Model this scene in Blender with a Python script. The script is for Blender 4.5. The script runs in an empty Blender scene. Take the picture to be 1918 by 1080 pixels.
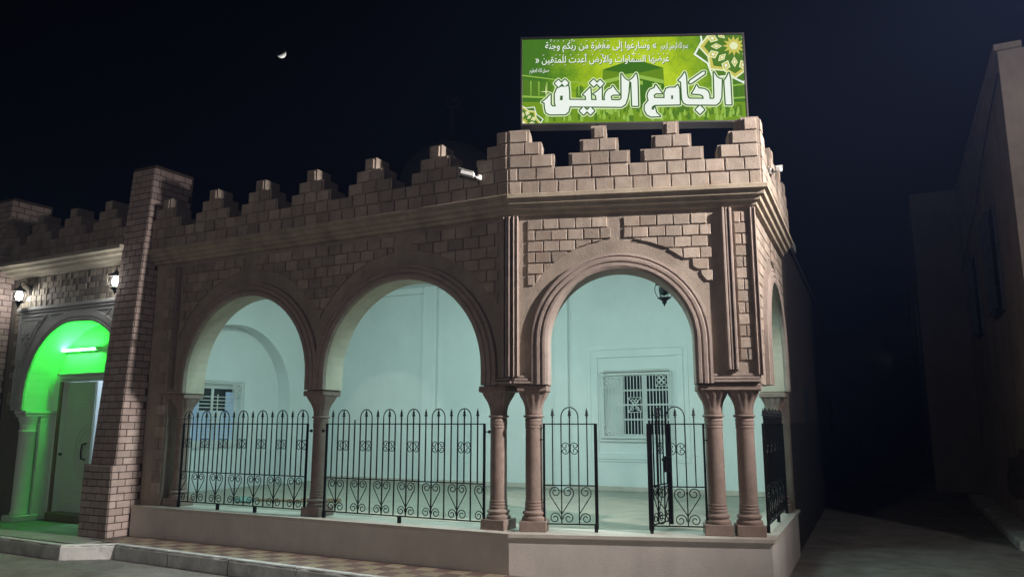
import bpy, bmesh, math, random, unicodedata
from mathutils import Matrix, Vector
random.seed(7)
R = math.radians
sc = bpy.context.scene
col = sc.collection

# ------------------------------------------------------------------ camera, world, light, exposure
cam = bpy.data.cameras.new('camera')
cam_o = bpy.data.objects.new('camera', cam); col.objects.link(cam_o)
cam.sensor_width = 36.0; cam.lens = 26.97; cam.clip_end = 3000
cam_o.location = (0, 0, 1.5); cam_o.rotation_euler = (R(90 + 9.95), 0, 0)
sc.camera = cam_o

world = bpy.data.worlds.new('World'); sc.world = world; world.use_nodes = True
wn = world.node_tree; bg = wn.nodes['Background']
sky = wn.nodes.new('ShaderNodeTexSky'); sky.sky_type = 'NISHITA'; sky.sun_disc = False
sky.sun_elevation = R(-6); sky.sun_rotation = R(100); sky.ozone_density = 4.0; sky.air_density = 1.0; sky.dust_density = 0.6
wn.links.new(sky.outputs[0], bg.inputs[0]); bg.inputs[1].default_value = 0.02

# the sun stands below the horizon: the ground hides it from the place and it lights only the moon
sun = bpy.data.lights.new('sun', 'SUN'); sun.energy = 5.0; sun.angle = R(0.5); sun.color = (1, .97, .92)
sun_o = bpy.data.objects.new('sun', sun); col.objects.link(sun_o)
SUN_FROM = Vector((.36, .66, -.68)).normalized()               # direction towards the sun
sun_o.rotation_euler = SUN_FROM.to_track_quat('Z', 'Y').to_euler()

sc.view_settings.view_transform = 'Standard'; sc.view_settings.look = 'None'
sc.view_settings.gamma = 1.0; sc.view_settings.exposure = 0.0; sc.view_settings.use_curve_mapping = False
try:
    sc.cycles.use_denoising = True
    sc.cycles.max_bounces = 8; sc.cycles.diffuse_bounces = 5
    sc.cycles.sample_clamp_indirect = 4.0
except Exception:
    pass

HAZE = .0036                                                         # density of the night haze
# ------------------------------------------------------------------ materials
MATS = {}
def new_mat(name):
    m = bpy.data.materials.new(name); m.use_nodes = True; MATS[name] = m
    nt = m.node_tree; return m, nt, nt.nodes['Principled BSDF']
def solid(name, c, rough=.7, metal=0.0, var=.12, scale=6.0, bump=.15, bscale=60.0, rnd=0.0, stain=None, stain_amt=.5, stain_scale=1.3, spec=.3, streak=0.0):
    """procedural surface: two noises break up the colour, a fine one gives relief, objects differ by their random number"""
    m, nt, p = new_mat(name)
    N = nt.nodes.new; Lk = nt.links.new
    tc = N('ShaderNodeTexCoord'); geo = N('ShaderNodeNewGeometry')
    n1 = N('ShaderNodeTexNoise'); n1.inputs['Scale'].default_value = scale; n1.inputs['Detail'].default_value = 6; n1.inputs['Roughness'].default_value = .65
    Lk(geo.outputs['Position'], n1.inputs['Vector'])
    mr = N('ShaderNodeMapRange'); mr.inputs[1].default_value = .3; mr.inputs[2].default_value = .7
    mr.inputs[3].default_value = 1 - var; mr.inputs[4].default_value = 1 + var
    Lk(n1.outputs['Fac'], mr.inputs[0])
    mul = N('ShaderNodeMix'); mul.data_type = 'RGBA'; mul.blend_type = 'MULTIPLY'; mul.inputs[0].default_value = 1
    mul.inputs[6].default_value = (*c, 1)
    last = mr.outputs[0]
    if rnd:
        oi = N('ShaderNodeObjectInfo'); m2 = N('ShaderNodeMapRange'); m2.inputs[3].default_value = 1 - rnd; m2.inputs[4].default_value = 1 + rnd
        Lk(oi.outputs['Random'], m2.inputs[0]); mm = N('ShaderNodeMath'); mm.operation = 'MULTIPLY'
        Lk(last, mm.inputs[0]); Lk(m2.outputs[0], mm.inputs[1]); last = mm.outputs[0]
    cb = N('ShaderNodeCombineColor'); 
    for i in range(3): Lk(last, cb.inputs[i])
    Lk(cb.outputs[0], mul.inputs[7]); out = mul.outputs[2]
    if stain:
        n3 = N('ShaderNodeTexNoise'); n3.inputs['Scale'].default_value = stain_scale; n3.inputs['Detail'].default_value = 8; n3.inputs['Roughness'].default_value = .7
        Lk(geo.outputs['Position'], n3.inputs['Vector'])
        r3 = N('ShaderNodeMapRange'); r3.inputs[1].default_value = .48; r3.inputs[2].default_value = .72; r3.inputs[3].default_value = 0; r3.inputs[4].default_value = stain_amt
        Lk(n3.outputs['Fac'], r3.inputs[0])
        mx = N('ShaderNodeMix'); mx.data_type = 'RGBA'; mx.inputs[7].default_value = (*stain, 1)
        Lk(r3.outputs[0], mx.inputs[0]); Lk(out, mx.inputs[6]); out = mx.outputs[2]
    if streak:
        mp = N('ShaderNodeMapping'); mp.inputs['Scale'].default_value = (3.4, 3.4, .7); Lk(geo.outputs['Position'], mp.inputs['Vector'])
        n4 = N('ShaderNodeTexNoise'); n4.inputs['Scale'].default_value = 1.0; n4.inputs['Detail'].default_value = 6; n4.inputs['Roughness'].default_value = .6; Lk(mp.outputs[0], n4.inputs['Vector'])
        r4 = N('ShaderNodeMapRange'); r4.inputs[1].default_value = .46; r4.inputs[2].default_value = .74; r4.inputs[3].default_value = 1; r4.inputs[4].default_value = 1 - streak; Lk(n4.outputs['Fac'], r4.inputs[0])
        c4 = N('ShaderNodeCombineColor')
        for i in range(3): Lk(r4.outputs[0], c4.inputs[i])
        m4 = N('ShaderNodeMix'); m4.data_type = 'RGBA'; m4.blend_type = 'MULTIPLY'; m4.inputs[0].default_value = 1
        Lk(out, m4.inputs[6]); Lk(c4.outputs[0], m4.inputs[7]); out = m4.outputs[2]
    Lk(out, p.inputs['Base Color'])
    p.inputs['Roughness'].default_value = rough; p.inputs['Metallic'].default_value = metal
    p.inputs['Specular IOR Level'].default_value = spec
    if bump:
        n2 = N('ShaderNodeTexNoise'); n2.inputs['Scale'].default_value = bscale; n2.inputs['Detail'].default_value = 5
        Lk(geo.outputs['Position'], n2.inputs['Vector'])
        b = N('ShaderNodeBump'); b.inputs['Strength'].default_value = bump; b.inputs['Distance'].default_value = .01
        Lk(n2.outputs['Fac'], b.inputs['Height']); Lk(b.outputs[0], p.inputs['Normal'])
    return m
def emit(name, c, s):
    m = bpy.data.materials.new(name); m.use_nodes = True; MATS[name] = m; nt = m.node_tree; nt.nodes.clear()
    e = nt.nodes.new('ShaderNodeEmission'); e.inputs[0].default_value = (*c, 1); e.inputs[1].default_value = s
    o = nt.nodes.new('ShaderNodeOutputMaterial'); nt.links.new(e.outputs[0], o.inputs[0]); return m

solid('stone', (.33, .275, .225), .85, var=.2, scale=3.5, bump=.5, stain=(.24, .18, .14), stain_amt=.45, stain_scale=1.1, streak=0.22)
solid('block', (.35, .29, .238), .85, var=.18, scale=7, bump=.5, rnd=.24, stain=(.30, .19, .13), stain_amt=.5, stain_scale=4, streak=0.22)
solid('moulding', (.335, .27, .235), .8, var=.2, scale=8, bump=.45, stain=(.24, .175, .145), stain_amt=.4, stain_scale=2, streak=0.2)
solid('column_stone', (.28, .21, .178), .7, var=.2, scale=10, bump=.35, stain=(.22, .14, .11), stain_amt=.45, stain_scale=3, streak=0.22)
solid('cream', (.52, .47, .38), .75, var=.1, scale=4, bump=.12, stain=(.34, .28, .2), stain_amt=.4, stain_scale=2.2, streak=0.2)
solid('cornice_stone', (.40, .335, .25), .8, var=.14, scale=5, bump=.2, stain=(.2, .16, .11), stain_amt=.5, stain_scale=1.5, streak=0.35)
solid('plaster', (.74, .77, .76), .8, var=.05, scale=1.1, bump=.05, bscale=25, stain=(.62, .66, .64), stain_amt=.35, stain_scale=.9, streak=0.03)
solid('plinth_render', (.64, .59, .55), .9, var=.07, scale=2.5, bump=.3, bscale=90, stain=(.44, .39, .35), stain_amt=.45, stain_scale=1.2, streak=0.12)
solid('brick', (.42, .335, .30), .85, var=.14, scale=14, bump=.3, rnd=.13, streak=0.2)
solid('mortar', (.085, .06, .05), .95, var=.2, scale=12, bump=.2)
solid('sill_marble', (.56, .51, .45), .4, var=.1, scale=5, bump=.03, stain=(.36, .30, .25), stain_amt=.5, stain_scale=2)
solid('floor_marble', (.30, .285, .235), .5, var=.18, scale=3, bump=.02, stain=(.20, .19, .155), stain_amt=.5, stain_scale=2.6, rnd=.05)
solid('iron', (.012, .012, .013), .45, .6, var=.2, scale=20, bump=.1, spec=.5)
solid('iron_dark', (.02, .018, .016), .6, .2, var=.2, scale=20, bump=.1)
solid('white_metal', (.74, .74, .72), .45, var=.04, bump=.03)
solid('white_paint', (.72, .74, .73), .5, var=.05, bump=.05)
solid('kerb_concrete', (.58, .58, .555), .9, var=.2, scale=5, bump=.4, bscale=50, stain=(.18, .175, .165), stain_amt=.7, stain_scale=3.2, streak=0.3)
solid('kerb_white', (.76, .75, .72), .85, var=.1, scale=6, bump=.3, stain=(.25, .23, .21), stain_amt=.6, stain_scale=4)
solid('tile_brown', (.165, .11, .095), .55, var=.15, scale=20, bump=.1, rnd=.12)
solid('tile_tan', (.27, .22, .155), .55, var=.15, scale=20, bump=.1, rnd=.12)
solid('tile_platform', (.30, .29, .27), .45, var=.14, scale=8, bump=.1, rnd=.1)
solid('grout', (.16, .14, .12), .95, var=.15)
solid('road', (.22, .205, .185), .95, var=.25, scale=4, bump=.6, bscale=40, stain=(.09, .083, .075), stain_amt=.7, stain_scale=1.1)
solid('gypsum', (.46, .47, .46), .7, var=.08, scale=10, bump=.25, bscale=80, streak=0.2)
solid('mosaic_tan', (.30, .265, .21), .7, var=.12, scale=20, rnd=.1)
solid('mosaic_dark', (.18, .16, .13), .7, var=.12, scale=20, rnd=.15)
solid('door_paint', (.62, .66, .62), .45, var=.04, bump=.04)
solid('door_trim', (.20, .12, .09), .5, var=.1)
solid('black_plastic', (.015, .015, .015), .4, bump=0, var=.05)
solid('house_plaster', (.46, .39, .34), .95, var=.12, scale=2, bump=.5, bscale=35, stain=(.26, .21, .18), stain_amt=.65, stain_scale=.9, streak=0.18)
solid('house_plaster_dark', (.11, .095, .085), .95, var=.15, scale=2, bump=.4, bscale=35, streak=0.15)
solid('dado', (.05, .05, .052), .8, var=.2)
solid('peeled', (.20, .165, .14), .95, var=.3, scale=8, bump=.6)
solid('shutter_blue', (.06, .07, .10), .7, var=.15)
solid('dark_room', (.012, .013, .014), .9, var=.1, bump=0)
solid('sign_metal', (.10, .095, .09), .4, .5, var=.08, bump=.05)
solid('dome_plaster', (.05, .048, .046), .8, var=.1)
solid('moon_rock', (.93, .92, .9), .95, var=.1, scale=.08, bump=0)
solid('curtain', (.56, .66, .90), .9, var=.08, bump=.1)
solid('cardboard', (.34, .26, .17), .9, var=.15)
solid('screen_off', (.01, .01, .012), .2, bump=0)
emit('lamp_white', (1, .98, .95), 60)
emit('lamp_cool', (.75, 1, .97), 6)
emit('tube_green', (.022, 1, .05), 180)
emit('screen_green', (.02, .45, .12), .8)
emit('street_led', (1, .93, .88), 700)
# window glass
m, nt, p = new_mat('glass'); p.inputs['Base Color'].default_value = (.015, .02, .02, 1); p.inputs['Roughness'].default_value = .06
m, nt, p = new_mat('lamp_glass'); p.inputs['Base Color'].default_value = (1, 1, 1, 1); p.inputs['Roughness'].default_value = .15; p.inputs['Transmission Weight'].default_value = 1; p.inputs['IOR'].default_value = 1.15

# ------------------------------------------------------------------ mesh helpers
class MB:
    def __init__(s): s.v = []; s.f = []
    def add(s, vs, fs):
        o = len(s.v); s.v += [tuple(v) for v in vs]; s.f += [tuple(i + o for i in f) for f in fs]; return s
    def box(s, x0, x1, y0, y1, z0, z1):
        return s.add([(x0,y0,z0),(x1,y0,z0),(x1,y1,z0),(x0,y1,z0),(x0,y0,z1),(x1,y0,z1),(x1,y1,z1),(x0,y1,z1)],
                     [(0,3,2,1),(4,5,6,7),(0,1,5,4),(1,2,6,5),(2,3,7,6),(3,0,4,7)])
    def cbox(s, x0, x1, y0, y1, z0, z1, c=.006):
        """box with chamfered edges"""
        bm = bmesh.new(); bmesh.ops.create_cube(bm, size=1)
        for v in bm.verts: v.co = ((x0+x1)/2 + v.co.x*(x1-x0), (y0+y1)/2 + v.co.y*(y1-y0), (z0+z1)/2 + v.co.z*(z1-z0))
        bmesh.ops.bevel(bm, geom=bm.edges[:], offset=c, segments=1, affect='EDGES')
        bm.verts.index_update(); s.add([v.co for v in bm.verts], [[v.index for v in f.verts] for f in bm.faces]); bm.free(); return s
    def prism(s, poly, y0, y1):
        n = len(poly)
        return s.add([(x, y0, z) for x, z in poly] + [(x, y1, z) for x, z in poly],
                     [tuple(range(n)), tuple(range(2*n-1, n-1, -1))] + [(i, (i+1) % n, n+(i+1) % n, n+i) for i in range(n)])
    def slab(s, poly, z0, z1):
        n = len(poly)
        return s.add([(x, y, z0) for x, y in poly] + [(x, y, z1) for x, y in poly],
                     [tuple(range(n)), tuple(range(n, 2*n))] + [(i, (i+1) % n, n+(i+1) % n, n+i) for i in range(n)])
    def block(s, poly, yf, yb, c=.008):
        """stone facing block: polygon in x,z with a chamfered front at yf"""
        n = len(poly); cx = sum(p[0] for p in poly)/n; cz = sum(p[1] for p in poly)/n
        ins = []
        for x, z in poly:
            dx, dz = cx-x, cz-z; ins.append((x + math.copysign(min(c, abs(dx)*.5), dx), z + math.copysign(min(c, abs(dz)*.5), dz)))
        return s.add([(x, yb, z) for x, z in poly] + [(x, yf+c, z) for x, z in poly] + [(x, yf, z) for x, z in ins],
                     [(i, (i+1) % n, n+(i+1) % n, n+i) for i in range(n)] + [(n+i, n+(i+1) % n, 2*n+(i+1) % n, 2*n+i) for i in range(n)] + [tuple(range(2*n, 3*n))])
    def lathe(s, prof, cx=0, cy=0, n=28):
        vs = []; fs = []
        for r, z in prof:
            for k in range(n):
                a = 2*math.pi*k/n; vs.append((cx + r*math.cos(a), cy + r*math.sin(a), z))
        for j in range(len(prof)-1):
            for k in range(n): fs.append((j*n+k, j*n+(k+1) % n, (j+1)*n+(k+1) % n, (j+1)*n+k))
        fs.append(tuple(range(n))); fs.append(tuple((len(prof)-1)*n+k for k in range(n)))
        return s.add(vs, fs)
    def tube(s, pts, r, n=6, r1=None):
        pts = [Vector(p) for p in pts]; m_ = len(pts); vs = []; fs = []
        for i, p in enumerate(pts):
            t = (pts[min(i+1, m_-1)] - pts[max(i-1, 0)]).normalized()
            up = Vector((0, 1, 0)) if abs(t.y) < .9 else Vector((1, 0, 0))
            a = t.cross(up).normalized(); b = t.cross(a)
            rr = r if r1 is None else r + (r1-r)*i/(m_-1)
            for k in range(n):
                an = 2*math.pi*(k+.5)/n; vs.append(p + a*rr*math.cos(an) + b*rr*math.sin(an))
        for i in range(m_-1):
            for k in range(n): fs.append((i*n+k, i*n+(k+1) % n, (i+1)*n+(k+1) % n, (i+1)*n+k))
        fs.append(tuple(range(n))); fs.append(tuple((m_-1)*n+k for k in range(n)))
        return s.add(vs, fs)
    def sweep(s, path, prof, closed=False):
        """path: (x, z, nx, nz); prof: (offset along the normal, y) polyline, closed ring"""
        n = len(prof); vs = []; fs = []
        for x, z, nx, nz in path:
            for o, y in prof: vs.append((x + nx*o, y, z + nz*o))
        for i in range(len(path)-1):
            for k in range(n): fs.append((i*n+k, i*n+(k+1) % n, (i+1)*n+(k+1) % n, (i+1)*n+k))
        fs.append(tuple(range(n))); fs.append(tuple((len(path)-1)*n+k for k in range(n)))
        return s.add(vs, fs)
    def mesh(s, name, smooth=False, mat=None):
        me = bpy.data.meshes.new(name); me.from_pydata(s.v, [], s.f); me.validate()
        bm = bmesh.new(); bm.from_mesh(me); bmesh.ops.recalc_face_normals(bm, faces=bm.faces[:]); bm.to_mesh(me); bm.free()
        if smooth:
            for p_ in me.polygons: p_.use_smooth = True
            me.set_sharp_from_angle(angle=R(38)) if hasattr(me, 'set_sharp_from_angle') else None
        if mat: me.materials.append(MATS[mat])
        return me

WM = {}
def T4(x, y, z, rz=0): return Matrix.Translation((x, y, z)) @ Matrix.Rotation(rz, 4, 'Z')
def link(name, data, W, parent=None):
    o = bpy.data.objects.new(name, data); col.objects.link(o)
    if parent is not None:
        o.parent = parent; o.matrix_basis = WM[parent].inverted() @ W
    else: o.matrix_basis = W
    WM[o] = W; return o
def obj(name, mb, mat, W, parent=None, smooth=False):
    return link(name, mb.mesh(name, smooth, mat), W, parent)
def tag(o, label=None, cat=None, group=None, kind=None):
    if label: o['label'] = label
    if cat: o['category'] = cat
    if group: o['group'] = group
    if kind: o['kind'] = kind
    return o
def thing(name, W, label, cat, group=None):
    return tag(link(name, None, W), label, cat, group)
I4 = Matrix.Identity(4)

# ------------------------------------------------------------------ the facades: x = along, y = inwards, z = up
LA = Vector((-4.950, 10.8425)); K = Vector((.008, 8.2143)); LD = Vector((.88353, -.46838)); LN = Vector((-.46838, -.88353))
TD = Vector((.98796, -.15474)); M_ = K + TD*2.55; RD = Vector((.41971, .90766))
FL = T4(LA.x, LA.y, 0, math.atan2(LD.y, LD.x)); LL = 5.611
FT = T4(K.x, K.y, 0, math.atan2(TD.y, TD.x)); TL = 2.55
FR = T4(M_.x, M_.y, 0, math.atan2(RD.y, RD.x)); RL = 2.77
BANG = R(-26); BD = Vector((math.cos(BANG), math.sin(BANG))); B0 = Vector((2.1, 12.9))
FB = T4(B0.x, B0.y, 0, BANG)
E0 = LA + LD*(-1.2)
FE = T4(E0.x, E0.y, 0, math.atan2(-LN.y, -LN.x))           # end wall: x = inwards from the facade, +y = outwards to the left
def wp(F, u, y=0): v = F @ Vector((u, y, 0)); return Vector((v.x, v.y))
def isect(p, d, q, e):
    den = d.x*e.y - d.y*e.x; t = ((q.x-p.x)*e.y - (q.y-p.y)*e.x)/den; return p + d*t
SILL = .40; PIERB = 1.90; WTOP = 3.80

# ------------------------------------------------------------------ ground, pavement, kerb
g = MB().slab([(-400, -400), (400, -400), (400, 420), (-400, 420)], -.5, -.18)
tag(obj('road_ground', g, 'road', I4), kind='structure')
PK = [Vector((-10.2, 12.55)), Vector((-6.86, 10.69)), Vector((-5.64, 10.0)), Vector((-5.01, 10.09)), Vector((-1.37, 7.98)), Vector((1.2, 6.50)), Vector((3.3, 6.9))]
inner = [wp(FL, -6, .8), wp(FL, LL, .1), wp(FT, 1.0, .1), wp(FT, TL-.05, .3)]
pav = tag(obj('pavement', MB().slab([(p.x, p.y) for p in PK] + [(p.x, p.y) for p in reversed(inner)], -.3, -.012), 'grout', I4), kind='structure')
def offset_line(pts, d):
    out = []
    for i, p in enumerate(pts):
        ns = []
        for a, b in ((i-1, i), (i, i+1)):
            if a >= 0 and b < len(pts):
                t = (pts[b]-pts[a]).normalized(); ns.append(Vector((-t.y, t.x)))
        n = sum(ns, Vector((0, 0))).normalized(); n = n / max(.5, n.dot(ns[0])); out.append(p + n*d)
    return out
KI = offset_line(PK, .075); KO = offset_line(PK, -.012)
def kerb_piece(i, j, mat, f0=0, f1=1):
    a, b = PK[i], PK[j]
    o0, o1 = KO[i].lerp(KO[j], f0), KO[i].lerp(KO[j], f1); i0, i1 = KI[i].lerp(KI[j], f0), KI[i].lerp(KI[j], f1)
    mb = MB(); n = 10
    for k in range(n):                                              # uneven, chipped upper edge
        pa, pb = o0.lerp(o1, k/n), o0.lerp(o1, (k+1)/n); qa, qb = i0.lerp(i1, k/n), i0.lerp(i1, (k+1)/n)
        pass
    vs = []; fs = []
    for k in range(n+1):
        po, pi = o0.lerp(o1, k/n), i0.lerp(i1, k/n); j_ = random.uniform(-.008, .008) if 0 < k < n else 0; z_ = random.uniform(-.006, .004)
        e = (pi-po).normalized()
        for q, z in ((po, -.2), (po + e*.004 + e*j_*.4, -.03+z_), (po + e*(.022+j_*.5), .001+z_*.4), (pi, .002), (pi, -.2)): vs.append((q.x, q.y, z))
    for k in range(n):
        for m_ in range(5): fs.append((k*5+m_, k*5+(m_+1) % 5, (k+1)*5+(m_+1) % 5, (k+1)*5+m_))
    fs += [tuple(range(5)), tuple(range(n*5, n*5+5))]
    return obj('kerb_stone', mb.add(vs, fs), mat, I4, kerb)
kerb = tag(obj('kerb', MB().slab([(p.x, p.y) for p in offset_line(PK, .0)] + [(p.x, p.y) for p in reversed(offset_line(PK, .06))], -.3, -.02), 'kerb_concrete', I4), kind='structure')
kerb_piece(0, 1, 'kerb_concrete', 0, .5); kerb_piece(0, 1, 'kerb_concrete', .503, 1); kerb_piece(1, 2, 'kerb_concrete', .0, .997); kerb_piece(2, 3, 'kerb_white', .003, .997)
for a in range(4): kerb_piece(3, 4, 'kerb_concrete', a/4+.002, (a+1)/4-.002)
for a in range(3): kerb_piece(4, 5, 'kerb_concrete', a/3+.002, (a+1)/3-.002)
kerb_piece(5, 6, 'kerb_concrete')
# checkered tiles, laid square to the left facade
def inside(p, poly):
    c = False; n = len(poly)
    for i in range(n):
        a, b = poly[i], poly[(i+1) % n]
        if (a.y > p.y) != (b.y > p.y) and p.x < (b.x-a.x)*(p.y-a.y)/(b.y-a.y)+a.x: c = not c
    return c
TS = .197
tile_me = {}
for mname in ('tile_brown', 'tile_tan', 'tile_platform'):
    tile_me[mname] = MB().cbox(-TS/2+.002, TS/2-.002, -TS/2+.002, TS/2-.002, -.012, 0, .0015).mesh('tile', mat=mname)
ka, kb = offset_line(PK, .078)[3:5]; kn = Vector((-(kb-ka).y, (kb-ka).x)).normalized()
def half_cut(poly, p, n):
    out = []
    for i in range(len(poly)):
        q0, q1 = poly[i-1], poly[i]; d0, d1 = (q0-p).dot(n), (q1-p).dot(n)
        if d0*d1 < 0: out.append(q0 + (q1-q0)*(d0/(d0-d1)))
        if d1 >= 0: out.append(q1)
    return out
for i in range(-1, 37):
    for j in range(0, 9):
        c = wp(FL, -.18 + (i+.5)*.2, -.13 - (j+.5)*.2); hw = TS/2-.002
        sq = [c + LD*a*hw + LN*b*hw for a, b in ((-1, 1), (1, 1), (1, -1), (-1, -1))]
        cut = half_cut(sq, ka, kn)
        mname = 'tile_brown' if (i+j) % 2 else 'tile_tan'; W = T4(c.x, c.y, -.001, math.atan2(LD.y, LD.x))
        if len(cut) == 4 and all((q-ka).dot(kn) > 0 for q in sq): link('paving_tile', tile_me[mname], W, pav)
        elif len(cut) >= 3 and i < 30:
            loc = [W.inverted() @ Vector((q.x, q.y, 0)) for q in cut]
            obj('paving_tile', MB().slab([(q.x, q.y) for q in loc], -.012, 0), mname, W, pav)
# mortar strip fills between cut tiles and kerb: left as the grout sheet
plat = offset_line(PK, .10)[0:4] + [wp(FL, -.12, -.2), wp(FL, -.1, .0), wp(FL, -4.6, .5)]
big = MB().cbox(-.148, .148, -.148, .148, -.012, 0, .002).mesh('tile', mat='tile_platform')
for i in range(-18, 0):
    for j in range(-3, 8):
        c = wp(FL, -.1 + (i+.5)*.3, -(j+.5)*.3)
        if inside(c, plat): link('platform_tile', big, T4(c.x, c.y, -.001, math.atan2(LD.y, LD.x)), pav)

pb = MB(); rp = random.Random(11)
for k in range(420):
    a, b = ((KO[3], KO[4]), (KO[2], KO[3]), (KO[1], KO[2]), (KO[0], KO[1]))[rp.choice((0, 0, 0, 1, 2, 3))]
    t = (b-a).normalized(); p_ = a.lerp(b, rp.random()) - Vector((-t.y, t.x))*abs(rp.gauss(.0, .25)); r_ = rp.uniform(.004, .016)
    n_ = 5; pb.add([(p_.x + r_*math.cos(2*math.pi*q/n_)*rp.uniform(.6, 1.2), p_.y + r_*math.sin(2*math.pi*q/n_)*rp.uniform(.6, 1.2), -.182) for q in range(n_)] + [(p_.x, p_.y, -.18 + r_*rp.uniform(.4, .9))], [(q, (q+1) % n_, n_) for q in range(n_)])
tag(obj('gravel', pb, 'road', I4), 'loose grit and small stones along the foot of the kerb', 'gravel', kind='stuff')

# ------------------------------------------------------------------ the mosque
mosque = thing('mosque', T4(K.x, K.y, 0), 'sandstone mosque porch with horseshoe arches, stepped battlements and brick buttresses', 'mosque')

# plinth and sill follow the three facades
def offs(F, L0, L1, d): return wp(F, L0, d), wp(F, L1, d)
def poly_line(d, dR=None):
    dR = d if dR is None else dR
    a0 = wp(FL, -.24, -d); k = isect(wp(FL, 0, -d), LD, wp(FT, 0, -d), TD); m = isect(wp(FT, 0, -d), TD, wp(FR, 0, -dR), RD); r = wp(FR, RL, -dR)
    return [a0, k, m, r]
def ring_slab(d_out, d_in, z0, z1, dRo=None, dRi=None):
    o = poly_line(d_out, dRo); i = poly_line(d_in, dRi)
    return MB().slab([(p.x, p.y) for p in o] + [(p.x, p.y) for p in reversed(i)], z0, z1)
obj('plinth', ring_slab(.125, -.45, -.3, SILL-.035, .03, -.45), 'plinth_render', I4, mosque)
obj('sill', ring_slab(.15, -.34, SILL-.035, SILL, .06, -.34), 'sill_marble', I4, mosque)

def arch_path(cx, cz, rx, rz, z0, n=30, inset=.0, a_ext=0):
    """stilted arch: left stilt upward, over, right stilt down; with normals"""
    pts = [(cx-rx, z0, -1, 0)]
    for k in range(n+1):
        a = math.pi - math.pi*k/n
        nx, nz = math.cos(a)*rz, math.sin(a)*rx; l = math.hypot(nx, nz)
        pts.append((cx + rx*math.cos(a), cz + rz*math.sin(a), nx/l, nz/l))
    pts.append((cx+rx, z0, 1, 0)); return pts
A1 = (1.645, 2.09, 1.10, 1.08); A2 = (4.14, 2.09, 1.117, 1.08); AT = (1.143, 2.355, .768, .768); AR = (1.42, 2.30, .86, .86)

def facade(name, F, outline, arches, part_label=None):
    w = obj(name, MB().prism(outline, 0, .30), 'stone', F, mosque)
    return w
def arch_outline(arches, zb):
    out = []
    for a in arches: out += [(p[0], p[1]) for p in arch_path(*a, zb)]
    return out
wallL = facade('facade_wall', FL, [(-.24, SILL), (.21, SILL), (.21, PIERB)] + arch_outline([A1, A2], PIERB) + [(LL, PIERB), (LL, WTOP), (-.24, WTOP)], None)
wallT = facade('facade_wall', FT, [(0, PIERB-.003)] + arch_outline([AT], PIERB-.003) + [(TL, PIERB-.003), (TL, WTOP-.004), (0, WTOP-.004)], None)
wallR = facade('facade_wall', FR, [(0.002, PIERB-.006)] + arch_outline([AR], PIERB-.006) + [(RL-.15, PIERB-.006), (RL-.15, SILL), (RL, SILL), (RL, WTOP-.008), (0.002, WTOP-.008)], None)

# arch linings (cream soffit) and archivolts
def lining(F, a, zb, par, mat='cream'):
    path = arch_path(*a, zb)
    obj('arch_soffit', MB().sweep(path, [(-.006, -.002), (-.006, .304), (.01, .304), (.01, -.002)]), mat, F, par)
PROF = [(0, .0), (-.012, -.02), (-.008, -.058), (.022, -.072), (.048, -.072), (.056, -.050), (.066, -.050), (.078, -.064), (.108, -.064), (.120, -.040), (.130, -.040), (.140, -.050), (.166, -.046), (.172, .0)]
def archivolt(F, a, zb, par, prof=PROF):
    obj('archivolt', MB().sweep(arch_path(*a, zb, n=26), prof), 'moulding', F, par)
for F, a, w, zb in ((FL, A1, wallL, PIERB+.004), (FL, A2, wallL, PIERB+.004), (FT, AT, wallT, PIERB+.002), (FR, AR, wallR, PIERB)):
    lining(F, a, zb, w, 'moulding' if w is wallT else 'cream'); archivolt(F, a, zb, w)

# vertical rib mouldings
def rib(F, u0, u1, z0, z1, par, proud=.07):
    mb = MB(); w = (u1-u0)
    mb.box(u0, u1, -proud*.45, .0, z0, z1)
    for k in range(3):
        c = u0 + w*(.18+.32*k); mb.cbox(c-w*.12, c+w*.12, -proud+(.012 if k == 1 else 0), -.005, z0+.003, z1-.003, .006)
    return obj('rib_moulding', mb, 'moulding', F, par)
def ubase(F, u0, u1, z0, par, proud=.045):
    mb = MB()
    for k, (h, p) in enumerate(((.0, proud), (.032, proud*.7), (.062, proud*.4))):
        mb.cbox(u0+.006*k, u1-.006*k, -p, -.003, z0+h, z0+h+.026, .005)
    return obj('panel_base_moulding', mb, 'moulding', F, par)
RT = 3.74
rib(FL, LL-.105, LL+.0, 1.98, RT, wallL); rib(FT, .005, .07, 1.98, RT, wallT)
rib(FL, .235, .30, 1.98, RT-.06, wallL); 
rib(FT, 2.222, 2.335, 2.03, RT, wallT); rib(FT, TL-.035, TL+.03, 1.98, RT, wallT, .045)
ubase(FT, .012, .225, 1.91, wallT); ubase(FT, 2.06, 2.545, 1.91, wallT); ubase(FL, LL-.24, LL-.005, 1.915, wallL); ubase(FL, .2, .53, 1.915, wallL)
ubase(FL, 2.755, 3.015, 1.915, wallL)

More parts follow.
